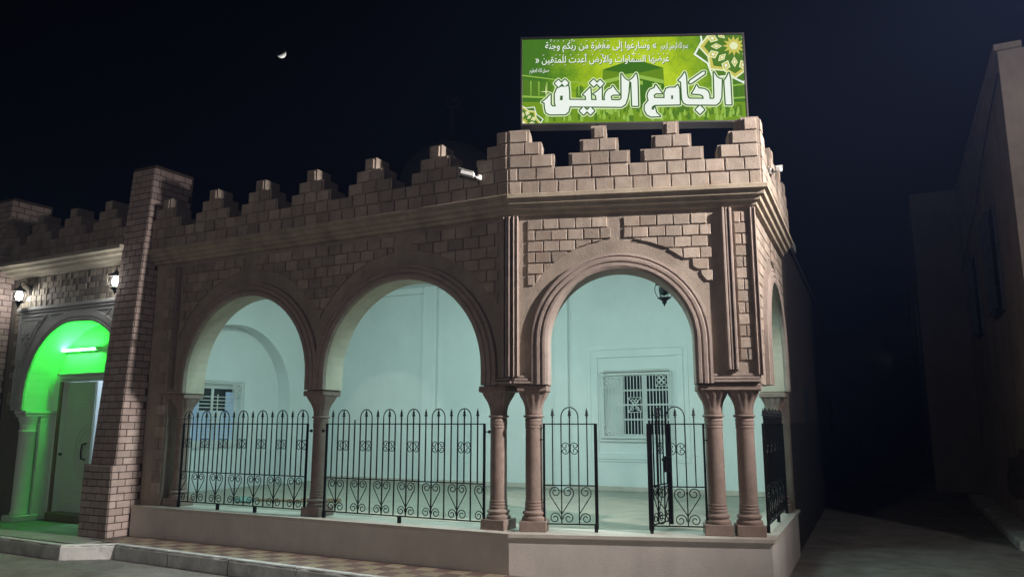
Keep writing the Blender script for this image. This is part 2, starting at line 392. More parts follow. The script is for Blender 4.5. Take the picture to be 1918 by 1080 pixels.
# facing blocks
BC = {}
def put_block(F, poly, yf, yb, par, name='wall_block', mat='block', c=.005):
    if mat == 'block': poly = [(x + random.choice((-.003, 0, 0, .003)), z + random.choice((-.003, 0, 0, .002))) for x, z in poly]
    x0 = min(p[0] for p in poly); z0 = min(p[1] for p in poly)
    key = (mat, round(yf, 3), round(yb, 3), c, tuple((round(x-x0, 3), round(z-z0, 3)) for x, z in poly))
    if key not in BC: BC[key] = MB().block([(x-x0, z-z0) for x, z in poly], yf, yb, c).mesh(name, mat=mat)
    dy = random.uniform(-.002, .002)
    return link(name, BC[key], F @ Matrix.Translation((x0, dy, z0)), par)
def field(F, u0, u1, z0, z1, bw, bh, circles, par, proud=.020, gap=.012, seed=0):
    rows = int(round((z1-z0)/bh)); bh = (z1-z0)/rows
    def floor_z(u):
        z = z0
        for cx, cz, r in circles:
            d = abs(u-cx)
            if d < r: z = max(z, cz + math.sqrt(r*r-d*d))
        return z
    for r in range(rows):
        zt = z1 - r*bh; zb = zt - bh
        u = u0 - (bw*.5 if r % 2 else 0)
        while u < u1-.02:
            a, b = max(u, u0), min(u+bw, u1); u += bw
            if b-a < .05: continue
            a_, b_, t_, bt_ = a+gap/2, b-gap/2, zt-gap/2, zb+gap/2
            n = 6; low = []
            for k in range(n+1):
                x = a_ + (b_-a_)*k/n; low.append((x, max(bt_, floor_z(x))))
            good = [q for q in low if q[1] < t_-.006]
            if len(good) < 2: continue
            if all(q[1] <= bt_+1e-6 for q in low): poly = [(a_, bt_), (b_, bt_), (b_, t_), (a_, t_)]
            else: poly = good + [(good[-1][0], t_), (good[0][0], t_)]
            xs = [q[0] for q in poly]
            if max(xs)-min(xs) < .03: continue
            put_block(F, poly, -proud, .01, par)
BT = 3.70
rL = 1.12+.30
field(FL, .34, 1.53, 1.98, BT, .205, .128, [(A1[0], A1[1], rL)], wallL)
field(FL, 1.77, 4.01, 1.98, BT, .205, .128, [(A1[0], A1[1], rL), (A2[0], A2[1], rL)], wallL)
field(FL, 4.27, 5.44, 1.98, BT, .205, .128, [(A2[0], A2[1], rL)], wallL)
rT = AT[2]+.33
field(FT, .160, 1.075, 2.1, BT, .176, .123, [(AT[0], AT[1], rT)], wallT)
field(FT, 1.205, 2.125, 2.1, BT, .176, .123, [(AT[0], AT[1], rT)], wallT)
def strip(F, u0, u1, z0, z1, par, h=.125):
    n = int(round((z1-z0)/h)); h = (z1-z0)/n; m = (u0+u1)/2
    for k in range(n):
        a, b = z0+k*h+.005, z0+(k+1)*h-.005
        if k % 2: put_block(F, [(u0, a), (u1, a), (u1, b), (u0, b)], -.016, .01, par)
        else:
            put_block(F, [(u0, a), (m-.005, a), (m-.005, b), (u0, b)], -.016, .01, par); put_block(F, [(m+.005, a), (u1, a), (u1, b), (m+.005, b)], -.016, .01, par)
strip(FT, 2.362, 2.497, 2.13, BT, wallT); strip(FL, .0, .18, .56, BT, wallL, .15)
field(FR, .10, 1.30, 2.2, BT, .2, .125, [(AR[0], AR[1], AR[2]+.28)], wallR); field(FR, 1.5, 2.7, 2.2, BT, .2, .125, [(AR[0], AR[1], AR[2]+.28)], wallR)

# cornice: stepped profile swept round the corner (out, z)
def sweep_plan(lines, z0=0):
    """lines: list of (plan polyline at this out distance, z) making a closed ring"""
    n = len(lines); m_ = len(lines[0][0]); vs = []; fs = []
    for i in range(m_):
        for pl, z in lines: vs.append((pl[i].x, pl[i].y, z))
    for i in range(m_-1):
        for k in range(n): fs.append((i*n+k, i*n+(k+1) % n, (i+1)*n+(k+1) % n, (i+1)*n+k))
    fs += [tuple(range(n)), tuple((m_-1)*n+k for k in range(n))]
    return MB().add(vs, fs)
CP = [(-.25, 3.955), (.175, 3.955), (.185, 3.945), (.185, 3.905), (.150, 3.890), (.140, 3.850), (.105, 3.835), (.095, 3.800), (.060, 3.788), (.050, 3.755), (.012, 3.742), (-.01, 3.742), (-.25, 3.80)]
obj('cornice', sweep_plan([(poly_line(d), z) for d, z in CP]), 'cornice_stone', I4, mosque)

# parapet with stepped merlons
PZ = 3.955; RH = .148
def merlon_steps(c, w=(.66, .415, .165)): return [(c-x/2, c+x/2) for x in w]
def parapet(F, u0, u1, merlons, par_y=-.125, th=.26, zb=PZ, name='parapet', joints=True):
    """merlons: list of three (left, right) pairs, one per step, sorted along u"""
    zt = zb + 2*RH
    poly = [(u0, zb), (u1, zb)]
    top = []
    for st in merlons:
        zz = zt; l = []; r = []
        for a, b in st:
            l += [(a, zz), (a, zz+RH)]; r = [(b, zz+RH), (b, zz)] + r; zz += RH
        top += l + r
    top = [(min(max(x, u0), u1), z) for x, z in top]
    pts = [(u0, zt)] + top + [(u1, zt)]
    clean = []
    for p in pts:
        if not clean or (abs(p[0]-clean[-1][0]) > 1e-5 or abs(p[1]-clean[-1][1]) > 1e-5): clean.append(p)
    poly = [(u0, zb)] + clean + [(u1, zb)]
    body = obj(name, MB().prism(poly, par_y, par_y+th), 'stone', F, mosque)
    bw = .2; g = .0075
    for r in range(2):
        u = u0 - (bw*.5 if r else .06)
        while u < u1:
            a, b = max(u, u0), min(u+bw, u1); u += bw
            if b-a > .04: put_block(F, [(a+g, zb+r*RH+g), (b-g, zb+r*RH+g), (b-g, zb+(r+1)*RH-g), (a+g, zb+(r+1)*RH-g)], par_y-.019, par_y+.01, body, 'parapet_block')
    for st in merlons:
        zz = zt
        for k, (a, b) in enumerate(st):
            A, B = max(a+.028, u0+.004), min(b-.02, u1-.004)
            if a < u0+.01: A = u0+.004
            n = max(1, int(round((B-A)/.2)))
            for q in range(n):
                x0, x1 = A+(B-A)*q/n+g*.8, A+(B-A)*(q+1)/n-g*.8
                if x1-x0 > .03: put_block(F, [(x0, zz+g), (x1, zz+g), (x1, zz+RH-g-(.014 if k == 2 else 0)), (x0, zz+RH-g-(.014 if k == 2 else 0))], par_y-.019, par_y+.01, body, 'parapet_block')
            zz += RH
    return body
d_ = .125
kL = (isect(wp(FL, 0, -d_), LD, wp(FT, 0, -d_), TD) - LA).dot(LD)            # where the two parapet faces meet, in each facade's u
kT = (isect(wp(FL, 0, -d_), LD, wp(FT, 0, -d_), TD) - K).dot(TD)
mT = (isect(wp(FT, 0, -d_), TD, wp(FR, 0, -d_), RD) - K).dot(TD)
mR = (isect(wp(FT, 0, -d_), TD, wp(FR, 0, -d_), RD) - M_).dot(RD)
parapet(FL, -.24, kL, [merlon_steps(c) for c in (.02, .98, 1.87, 2.77, 3.71, 4.66)] + [[(kL-.40, kL), (kL-.28, kL), (kL-.155, kL)]])
parapet(FT, kT, mT, [[(kT, kT+.50), (kT, kT+.36), (kT, kT+.225)], merlon_steps(.968), merlon_steps(1.74), [(mT-.43, mT), (mT-.31, mT), (mT-.18, mT)]])
parapet(FR, mR, RL, [[(mR, mR+.45), (mR, mR+.33), (mR, mR+.2)], merlon_steps(1.02), merlon_steps(1.82), merlon_steps(2.45)])

# roof slab over the porch and dome behind it
isB_R = isect(B0, BD, wp(FR, 0, .1), RD); isB_E = isect(B0, BD, E0, -LN)
roofp = [wp(FL, -1.2, .02), wp(FL, LL-.02, .02), wp(FT, TL-.02, .02), Vector(isB_R) + Vector((.25, .1)), Vector(isB_E) + Vector((0, .3)), ]
obj('roof_slab', MB().slab([(p.x, p.y) for p in roofp], 4.16, 4.28), 'plaster', I4, mosque)
obj('ceiling', MB().slab([(p.x, p.y) for p in [wp(FL, -1.25, .29), wp(FL, LL-.1, .29), wp(FT, TL-.3, .29), Vector(isB_R), Vector(isB_E)+Vector((-.2, .2))]], 4.10, 4.158), 'plaster', I4, mosque)
obj('roof_edge_wall', MB().slab([(p.x, p.y) for p in [wp(FL, -.24, .02), wp(FL, LL, .02), wp(FT, TL-.02, .02), wp(FR, RL+2, .04), wp(FR, RL+2, .28), wp(FT, TL-.3, .28), wp(FL, LL-.1, .28), wp(FL, -.24, .28)]], 3.79, 4.16), 'plaster', I4, mosque)
dm = MB(); prof = [(1.22, 6.4), (1.22, 6.72)]
for k in range(13):
    a = math.pi/2*k/12; prof.append((1.18*math.cos(a)+.001, 6.75 + 1.14*math.sin(a)))
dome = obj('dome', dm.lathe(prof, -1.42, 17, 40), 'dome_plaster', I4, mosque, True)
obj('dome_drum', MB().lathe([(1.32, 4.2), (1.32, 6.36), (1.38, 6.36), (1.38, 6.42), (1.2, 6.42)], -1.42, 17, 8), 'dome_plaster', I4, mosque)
fin = MB().tube([(-1.42, 17, 7.85), (-1.40, 17, 8.78)], .018)
ring = [(-1.39 + .15*math.sin(a), 17, 8.94 - .15*math.cos(a)) for a in [R(-140+280*k/20) for k in range(21)]]
fin.tube(ring, .022)
star = []
for k in range(10):
    a = math.pi*k/5; r_ = .085 if k % 2 == 0 else .035; star.append((-1.37 + r_*math.sin(a), 8.98 + r_*math.cos(a)))
fin.prism(star, 16.985, 17.015)
obj('crescent_finial', fin, 'iron_dark', I4, dome)

# ------------------------------------------------------------------ columns
def capital_mesh():
    mb = MB(); n = 64; lv = [(0, .088, 0), (.015, .094, 0), (.04, .092, .25), (.09, .098, .6), (.14, .112, .9), (.19, .136, 1), (.225, .150, .8), (.245, .152, .35)]
    vs = []
    for h, r, lob in lv:
        sq = h/.245
        for k in range(n):
            a = 2*math.pi*k/n
            e = 2 + 4*sq*sq
            base = r / (abs(math.cos(a))**e + abs(math.sin(a))**e)**(1/e)
            groove = abs(math.cos(6*a))**.5                                   # twelve leaves with sharp grooves between
            base *= 1 - .13*lob*(1-groove)
            vs.append((base*math.cos(a), base*math.sin(a), h))
    fs = []
    for j in range(len(lv)-1):
        for k in range(n): fs.append((j*n+k, j*n+(k+1) % n, (j+1)*n+(k+1) % n, (j+1)*n+k))
    fs += [tuple(range(n)), tuple((len(lv)-1)*n+k for k in range(n))]
    return mb.add(vs, fs)
BASE = [(.125, .0), (.130, .012), (.130, .030), (.118, .042), (.108, .046), (.108, .058), (.122, .066), (.124, .082), (.112, .092), (.098, .100), (.096, .112), (.102, .118), (.102, .13), (.094, .136), (.094, .144), (.098, .148), (.098, .16), (.093, .166), (.093, .174), (.096, .178), (.096, .19), (.0915, .195), (.0915, .215)]
TOPR = [(.0885, .0), (.093, .004), (.093, .022), (.089, .027), (.089, .034), (.094, .039), (.094, .058), (.089, .063), (.089, .07), (.094, .075), (.094, .094), (.0895, .10), (.0895, .112), (.108, .118), (.112, .128), (.108, .138), (.09, .142)]
me_plinth = MB().cbox(-.14, .14, -.14, .14, 0, .105, .006).mesh('column_plinth', mat='column_stone')
me_base = MB().lathe(BASE, n=32).mesh('column_base', True, 'column_stone')
me_shaft = MB().lathe([(.0905, 0), (.0915, .3), (.0885, .726)], n=32).mesh('column_shaft', True, 'column_stone')
me_ring = MB().lathe(TOPR, n=32).mesh('neck_ring', True, 'column_stone')
me_cap = capital_mesh().mesh('capital', True, 'column_stone')
me_aba = MB().cbox(-.165, .165, -.165, .165, 0, .07, .012).mesh('abacus', mat='column_stone')
def column(F, u, y=.15, dz=0.0):
    W = F @ Matrix.Translation((u, y, 0))
    c = link('column', None, W, mosque)
    for nme, me, z in (('column_plinth', me_plinth, SILL), ('column_base', me_base, SILL+.105), ('column_shaft', me_shaft, .720), ('neck_ring', me_ring, 1.446), ('capital', me_cap, 1.586), ('abacus', me_aba, 1.829)):
        link(nme, me, W @ Matrix.Translation((0, 0, z + (dz if nme == 'abacus' else 0))), c)
    return c
column(FL, .375); column(FL, 2.845); column(FL, 5.36, dz=-.001)
column(FT, .205, dz=-.004); column(FT, 2.075, dz=-.004); column(FT, 2.385, dz=-.006); column(FR, 2.42, dz=-.008)
obj('pier_beam', MB().cbox(2.70, 3.22, .02, .30, PIERB-.012, PIERB+.09, .004), 'moulding', FL, mosque) if False else None

# ------------------------------------------------------------------ buttresses of brick
def buttress(u_r, bricks_front=True, label=None):
    """u_r = right face; base block up to z .93, battered shaft up to z 5.25"""
    W = FL @ Matrix.Translation((u_r, 0, 0))
    b = obj('buttress', MB().add(
        # base
        [(-.6, -.46, -.02), (0, -.46, -.02), (0, .35, -.02), (-.6, .35, -.02), (-.6, -.46, .9455), (0, -.46, .9455), (0, .35, .9455), (-.6, .35, .9455),
         (-.545, -.40, .94), (-.02, -.40, .94), (-.02, .5, .94), (-.545, .5, .94), (-.50, -.17, 5.24), (-.02, -.17, 5.24), (-.02, .5, 5.24), (-.50, .5, 5.24)],
        [(0, 1, 5, 4), (1, 2, 6, 5), (2, 3, 7, 6), (3, 0, 4, 7), (4, 5, 6, 7), (8, 9, 13, 12), (9, 10, 14, 13), (10, 11, 15, 14), (11, 8, 12, 15), (12, 13, 14, 15), (8, 9, 10, 11)]),
        'mortar', W, mosque)
    RHB = .0945; g = .011; th = .007
    def brick_mesh(w, d):
        key = ('brick', round(w, 2), d)
        if key not in BC: BC[key] = MB().cbox(0, round(w, 2), -th, .02, 0, RHB-g, .004).mesh('brick', mat='brick')
        return BC[key]
    # front and right faces, rows up
    z = 0.0; row = 0
    while z + RHB < 5.25:
        low = z + RHB < .95
        if low: xl, xr, yf0 = -.6, 0, -.46; tilt = 0
        else:
            f = (z-.94)/4.30; xl, xr, yf0 = -.545+.045*f, -.02, -.40+.23*f; tilt = -math.atan2(.23, 4.30)
        for face in ((0, 1) if bricks_front or z > 3.4 else (1,)):
            L0 = (xr-xl) if face == 0 else ((-yf0 - .12 if z < .36 else -yf0) if z < 3.9 else (.35+(-yf0) if z > 4.6 else -yf0))
            if not low and face == 1 and z > 4.15: L0 = -yf0 + .48
            bw = .21; s = -(bw/2 if (row + face) % 2 else .0)
            while s < L0-.001:
                a, e = max(0, s), min(s+bw, L0); s += bw
                if e-a < .045: continue
                me = brick_mesh(e-a-g, 0); sx = (e-a-g)/round(e-a-g, 2)
                if face == 0: M4 = W @ Matrix.Translation((xl + a + g/2, yf0, z + g/2)) @ Matrix.Rotation(tilt, 4, 'X')
                else: M4 = W @ Matrix.Translation((xr, yf0 + a + g/2, z + g/2)) @ Matrix.Rotation(R(90), 4, 'Z')
                link('brick', me, M4, b)
        z += RHB; row += 1
    # coping step on the base
    return b
butt1 = buttress(-.22)
butt2 = buttress(-3.80, bricks_front=False)

# ------------------------------------------------------------------ entrance bay with carved gypsum portal
AP_c, AP_r = -1.94, 1.25
def portal_path(z0, r=AP_r, rise=1.16, zc=1.90, n=12):
    pts = [(AP_c - r, z0, -1, 0)]
    R_ = (r*r + rise*rise)/(2*r)                                        # pointed arch of two arcs
    for side in (-1, 1):
        for k in range(n+1):
            t = k/n if side < 0 else 1-k/n
            amax = math.asin(min(1, rise/R_)); a = amax*t
            x = AP_c + side*(r - R_ + R_*math.cos(a)); z = zc + R_*math.sin(a)
            if side > 0 and k == 0: continue
            pts.append((x, z, side*math.cos(a), math.sin(a)))
    pts.append((AP_c + r, z0, 1, 0)); return pts
pp = portal_path(-.01)
ewall = obj('entrance_wall', MB().prism([(-5.2, -.01)] + [(p[0], p[1]) for p in pp] + [(-.3, -.01), (-.3, 4.0), (-5.2, 4.0)], .02, .5), 'mosaic_dark', FL, mosque)
tag(ewall, label='mosaic tiled wall around the entrance')
# gypsum facing
gx0, gx1, gz = -3.52, -.55, 3.34
obj('portal_panel', MB().prism([(gx0, 1.70)] + [(p[0], p[1]) for p in portal_path(1.70)] + [(gx1, 1.70), (gx1, gz), (gx0, gz)], -.015, .022), 'gypsum', FL, ewall)
obj('portal_archivolt', MB().sweep(portal_path(1.72, n=14), [(.0, .0), (-.006, -.03), (.03, -.04), (.05, -.028), (.07, -.04), (.16, -.036), (.17, 0)]), 'gypsum', FL, ewall)
obj('portal_soffit', MB().sweep(portal_path(1.70, n=14), [(-.004, .0), (-.004, .5), (.01, .5), (.01, .0)]), 'white_paint', FL, ewall)
obj('portal_cornice', MB().cbox(gx0-.03, gx1, -.06, .0, gz-.05, gz+.01, .01).cbox(gx0-.015, gx1, -.04, .0, gz-.09, gz-.055, .008), 'gypsum', FL, ewall)
def ribbon(pts, w=.018, h=.02, name='carved_rib', y=-.014):
    mb = MB()
    for (x0, z0), (x1, z1) in zip(pts, pts[1:]):
        dx, dz = x1-x0, z1-z0; l = math.hypot(dx, dz); nx, nz = -dz/l*w/2, dx/l*w/2; ex, ez = dx/l*w/2, dz/l*w/2
        q = [(x0-ex+nx, z0-ez+nz), (x0-ex-nx, z0-ez-nz), (x1+ex-nx, z1+ez-nz), (x1+ex+nx, z1+ez+nz)]
        mb.block(q, y-h, y+.004, .005)
    return obj(name, mb, 'gypsum', FL, ewall)
for s in (-1, 1):
    X = lambda d: AP_c + s*d
    ribbon([(X(1.56), 3.2), (X(.86), 3.2), (X(1.10), 2.98), (X(1.24), 2.72), (X(1.38), 2.44), (X(1.56), 2.44), (X(1.56), 3.2)])
    ribbon([(X(1.50), 3.14), (X(1.02), 3.14), (X(1.17), 2.96), (X(1.30), 2.72), (X(1.40), 2.50), (X(1.50), 2.50), (X(1.50), 3.14)], .01, .012)
    ribbon([(X(.76), 3.2), (X(.28), 3.2), (X(.58), 3.05), (X(.76), 3.2)]); ribbon([(X(1.56), 2.34), (X(1.42), 2.34), (X(1.46), 2.0), (X(1.56), 1.78), (X(1.56), 2.34)])
    ro = MB()
    for k in range(8):
        a = 2*math.pi*k/8
        ro.block([(X(1.36) + .02*math.cos(a), 2.86 + .02*math.sin(a)), (X(1.36) + .09*math.cos(a-.3), 2.86 + .09*math.sin(a-.3)), (X(1.36) + .125*math.cos(a), 2.86 + .125*math.sin(a)), (X(1.36) + .09*math.cos(a+.3), 2.86 + .09*math.sin(a+.3))], -.04, -.012, .012)
    obj('rosette', ro, 'gypsum', FL, ewall)
dl = MB()
for k in range(26): dl.cbox(gx0+.04, gx0+.075, -.032, -.01, 1.76+k*.058, 1.80+k*.058, .005)
obj('dentil_row', dl, 'gypsum', FL, ewall)
# engaged columns and imposts of the portal
for s in (-1, 1):
    cx = AP_c + s*(AP_r + .02)
    pc = link('portal_column', None, FL @ Matrix.Translation((cx, .12, 0)), mosque)
    W = WM[pc]
    obj('column_base', MB().cbox(-.17, .17, -.17, .2, 0, .09, .01), 'white_paint', W, pc)
    obj('column_shaft', MB().lathe([(.125, .09), (.135, .12), (.118, .16), (.118, 1.35), (.13, 1.37), (.118, 1.40)], n=28), 'white_paint', W, pc, True)
    obj('capital', MB().lathe([(.115, 1.40), (.118, 1.48), (.15, 1.58), (.152, 1.60)], n=28).cbox(-.14, .14, -.14, .36, 1.60, 1.64, .008).cbox(-.155, .155, -.155, .37, 1.644, 1.70, .008), 'white_paint', W, pc)
    obj('jamb', MB().box(-.12 if s < 0 else -.12, .12, .12, .38, 0, 1.6), 'white_paint', W, pc)
# door wall in the recess
dwz = .46
DU0, DU1, DZ0, DZ1 = -2.93, -1.55, .13, 2.17
dw = obj('door_wall', MB().prism([(-3.3, -.01), (DU0, -.01), (DU0, DZ1), (DU1, DZ1), (DU1, -.01), (-.5, -.01), (-.5, 3.3), (-3.3, 3.3)], dwz, dwz+.12), 'white_paint', FL, mosque)
obj('door_hood', MB().cbox(DU0-.06, DU1+.06, dwz-.10, dwz+.005, DZ1+.09, DZ1+.13, .008).cbox(DU0-.02, DU1+.02, dwz-.06, dwz+.005, DZ1+.02, DZ1+.088, .008), 'white_paint', FL, dw)
obj('door_step', MB().cbox(DU0-.02, DU1+.05, dwz-.10, dwz+.4, -.01, DZ0-.01, .01), 'door_trim', FL, dw)
for a_, b_ in ((DU0-.07, DU0-.003), (DU1+.003, DU1+.07)): obj('door_jamb', MB().cbox(a_, b_, dwz-.03, dwz+.10, 0, DZ1, .006), 'door_trim', FL, dw)
Wd = FL @ Matrix.Translation((DU0+.005, dwz+.07, DZ0))
door = link('door', None, Wd, mosque)
obj('door_leaf', MB().cbox(0, .71, 0, .045, 0, DZ1-DZ0-.01, .004), 'door_paint', Wd, door)
pm = MB()
for q in range(3): pm.cbox(.32, .64, -.012, .004, 1.62+.07*q, 1.64+.07*q, .004)
for k in range(24):
    a0, a1 = R(90+180*k/24), R(90+180*(k+1)/24)
    for rr in (.34, .27):
        pm.block([(.68+rr*math.cos(a0), .92+rr*1.3*math.sin(a0)), (.68+rr*math.cos(a1), .92+rr*1.3*math.sin(a1)), (.68+(rr+.018)*math.cos(a1), .92+(rr+.018)*1.3*math.sin(a1)), (.68+(rr+.018)*math.cos(a0), .92+(rr+.018)*1.3*math.sin(a0))], -.012, .004, .003)
for q in range(2): pm.cbox(.10, .64, -.012, .004, .14+.16*q, .16+.16*q, .004)
tag(obj('door_moulding', pm, 'door_paint', Wd, door), kind='stuff')
obj('door_handle', MB().tube([(.62, -.0, .80), (.58, -.045, .82), (.565, -.05, .93), (.58, -.045, 1.04), (.62, 0, 1.06)], .014), 'black_plastic', Wd, door)
obj('door_bolt', MB().cbox(-.16, .06, -.05, -.03, .86, .90, .004), 'black_plastic', Wd, door)
# lit room beyond the door
obj('entrance_room', MB().add([(x, y, z) for x in (-3.3, -1.74) for y in (dwz+.125, dwz+2.6) for z in (0.02, 2.9)],
    [(2, 3, 7, 6), (0, 1, 3, 2), (4, 6, 7, 5), (0, 2, 6, 4), (1, 5, 7, 3)]), 'plaster', FL, mosque)

# bricks of mosaic on the entrance wall
for r in range(6):
    for c in range(22):
        u0 = -3.66 + c*.142 + (.07 if r % 2 else 0); z0 = 3.36 + r*.098
        if u0 > -.5: continue
        w = random.choice((.128, .128, .062))
        put_block(FL, [(u0, z0), (u0+w, z0), (u0+w, z0+.088), (u0, z0+.088)], .006, .03, ewall, 'mosaic_tile', random.choice(('mosaic_tan', 'mosaic_tan', 'mosaic_dark')), .004)
for r in range(16):
    for c in range(1):
        put_block(FL, [(-3.68, 1.7+r*.104), (-3.56, 1.7+r*.104), (-3.56, 1.79+r*.104), (-3.68, 1.79+r*.104)], .006, .03, ewall, 'mosaic_tile', random.choice(('mosaic_tan', 'mosaic_dark')), .004)
# entrance cornice and parapet
ez = .17
ecp = [(y_, z_-.06) for y_, z_ in [(.05, 4.13), (-.30, 4.13), (-.31, 4.12), (-.31, 4.075), (-.24, 4.06), (-.23, 4.02), (-.16, 4.005), (-.15, 3.965), (-.08, 3.95), (-.07, 3.92), (.05, 3.92)]]
obj('entrance_cornice', MB().add([(u, y, z) for u in (-3.85, -.70) for y, z in ecp], [tuple(range(11)), tuple(range(11, 22))] + [(k, (k+1) % 11, 11+(k+1) % 11, 11+k) for k in range(11)]), 'cream', FL, mosque)
parapet(FL, -4.3, -.72, [merlon_steps(c) for c in (-3.78, -2.92, -2.06, -1.2)], par_y=-.2, th=.28, zb=4.071)

# ------------------------------------------------------------------ porch interior
Bu0 = (Vector(isB_E) - B0).dot(BD); Bu1 = (Vector(isB_R) - B0).dot(BD)
W2 = (-.60, .53, 1.27, 2.38)
def wall_with_window(F, u0, u1, win, z0, z1, y0, y1):
    a, b, c, d = win; mb = MB()
    mb.box(u0, a, y0, y1, z0, z1); mb.box(b, u1, y0, y1, z0, z1); mb.box(a, b, y0, y1, z0, c); mb.box(a, b, y0, y1, d, z1); return mb
bwall = obj('porch_back_wall', wall_with_window(FB, Bu0-.3, Bu1-.02, W2, .2, 4.10, 0, .3), 'plaster', FB, mosque)
obj('pilaster', MB().cbox(-4.2, -3.9, -.10, .01, .39, 4.10, .008), 'plaster', FB, bwall); obj('pilaster', MB().cbox(-1.48, -1.22, -.09, .01, .39, 4.10, .008), 'plaster', FB, bwall)
obj('ceiling_beam', MB().cbox(-6.8, -4.2, -.10, .01, 3.98, 4.099, .008), 'plaster', FB, bwall)
sk = MB().cbox(Bu0, -4.21, -.015, .005, .395, .475, .003).cbox(-3.89, -1.49, -.015, .005, .395, .475, .003).cbox(-1.21, Bu1, -.015, .005, .395, .475, .003)
obj('skirting', sk, 'sill_marble', FB, bwall)
# framed relief round the window
def frame4(F, a, b, c, d, w, p, name, par, mat):
    mb = MB().cbox(a-w, b+w, -p, .004, d, d+w, .004).cbox(a-w, b+w, -p, .004, c-w, c, .004).cbox(a-w, a, -p, .004, c+.001, d-.001, .004).cbox(b, b+w, -p, .004, c+.001, d-.001, .004)
    return obj(name, mb, mat, F, par)
frame4(FB, -.70, .66, 1.02, 2.60, .11, .022, 'window_surround', bwall, 'plaster')
frame4(FB, -.83, .79, .93, 2.73, .06, .012, 'window_surround', bwall, 'plaster')
def tubes(par, F, lists, r, mat, name, n=5):
    mb = MB()
    for pts in lists: mb.tube(pts, r, n)
    return obj(name, mb, mat, F, par)
def flower(cx, cz, s, y):
    out = [[(cx-s, y, cz-s), (cx+s, y, cz+s)], [(cx-s, y, cz+s), (cx+s, y, cz-s)]]
    for q in range(4):
        a = q*math.pi/2; p = []
        for k in range(13):
            t = k/12; aa = (t-.5)*1.5; rr = s*.93*(math.sin(math.pi*t)**.55)*(1 - .16*math.exp(-((t-.5)*9)**2))
            p.append((cx + rr*math.cos(a+aa), y, cz + rr*math.sin(a+aa)))
        out.append(p)
    return out
def rect(a, b, c, d, y): return [(a, y, c), (b, y, c), (b, y, d), (a, y, d), (a, y, c)]
def spiral(cx, cz, r0, r1, a0, a1, y, n=14): return [(cx + (r0+(r1-r0)*k/n)*math.cos(R(a0+(a1-a0)*k/n)), y, cz + (r0+(r1-r0)*k/n)*math.sin(R(a0+(a1-a0)*k/n))) for k in range(n+1)]
# right window
def window_right():
    F = FB; a, b, c, d = W2
    w = link('window', None, FB @ Matrix.Translation((-.03, .1, 1.27)), mosque)
    obj('window_frame', MB().cbox(a, a+.05, .10, .16, c, d, .004).cbox(b-.05, b, .10, .16, c, d, .004).cbox(a, b, .105, .155, c, c+.05, .004).cbox(a, b, .105, .155, d-.09, d, .004).cbox(.04, .12, .095, .165, c+.05, d-.09, .004).cbox(a+.26, a+.31, .10, .16, c+.05, d-.09, .004), 'white_metal', F, w)
    obj('shutter', MB().cbox(a+.05, a+.26, .11, .14, c+.05, d-.09, .004), 'white_paint', F, w)
    for x0, x1 in ((a+.31, .04), (.12, b-.05)):
        n = 3
        for k in range(4):
            z0 = c+.05+(d-c-.14)*k/4; z1 = c+.05+(d-c-.14)*(k+1)/4
            obj('pane', MB().box(x0+.001, x1-.001, .125, .13, z0+.012, z1-.012), 'glass', F, w)
        for k in range(1, 4): z0 = c+.05+(d-c-.14)*k/4; obj('glazing_bar', MB().cbox(x0, x1, .112, .145, z0-.014, z0+.014, .003), 'white_metal', F, w)
    obj('room_dark', MB().add([(x, y, z) for x in (a-.3, b+.3) for y in (.302, 1.2) for z in (c-.2, d+.2)], [(2, 3, 7, 6), (0, 1, 3, 2), (4, 6, 7, 5), (0, 2, 6, 4), (1, 5, 7, 3)]), 'dark_room', F, w)
    y = -.055
    gr = thing('window_grille', FB @ Matrix.Translation((-.03, -.05, 1.18)), 'white iron grille over the window seen through the gateway arch', 'grille')
    tubes(gr, F, [rect(a-.06, b+.05, c-.05, d-.02, y)], .011, 'white_metal', 'grille_frame')
    tubes(gr, F, [[(a-.06, y, c+.0), (b+.05, y, c+.0)], [(a-.06, y, d-.07), (b+.05, y, d-.07)], [(a+.23, y, 1.80), (b+.05, y, 1.80)], [(a, y, c), (a, y, d-.07)], [(b, y, c), (b, y, d-.07)]], .009, 'white_metal', 'grille_rail')
    s = .1
    for cx, cz in ((a+.11, d-.18), (a+.11, c+.11), (b-.11, d-.18)):
        tubes(gr, F, flower(cx, cz, s*.9, y) + [rect(cx-s, cx+s, cz-s, cz+s, y)], .0075, 'white_metal', 'clover_panel')
    mx, mz = -.045, 1.80
    tubes(gr, F, [rect(mx-.11, mx+.11, mz-.12, mz+.12, y), [(mx-.11, y, mz-.12), (mx+.11, y, mz+.12)], [(mx-.11, y, mz+.12), (mx+.11, y, mz-.12)]] +
          [spiral(mx+sx*.04, mz+sz*.06, .04, .012, 90*sx+(0 if sz > 0 else 180), (90*sx+(0 if sz > 0 else 180))+400, y) for sx in (-1, 1) for sz in (-1, 1)], .007, 'white_metal', 'scroll_panel')
    k = 0; x = a+.055
    bars = []
    while x < b:
        if x < a+.2: seg = [(c+.21, d-.28)]
        elif x > b-.21: seg = [(c, d-.28)]
        elif abs(x-mx) < .10: seg = [(c, mz-.12), (mz+.12, d-.07)]
        else: seg = [(c, d-.07)]
        for z0, z1 in seg: obj('grille_bar', MB().tube([(x, y, z0), (x, y, z1)], .007, 5), 'white_metal', F, gr)
        x += .0545
window_right()
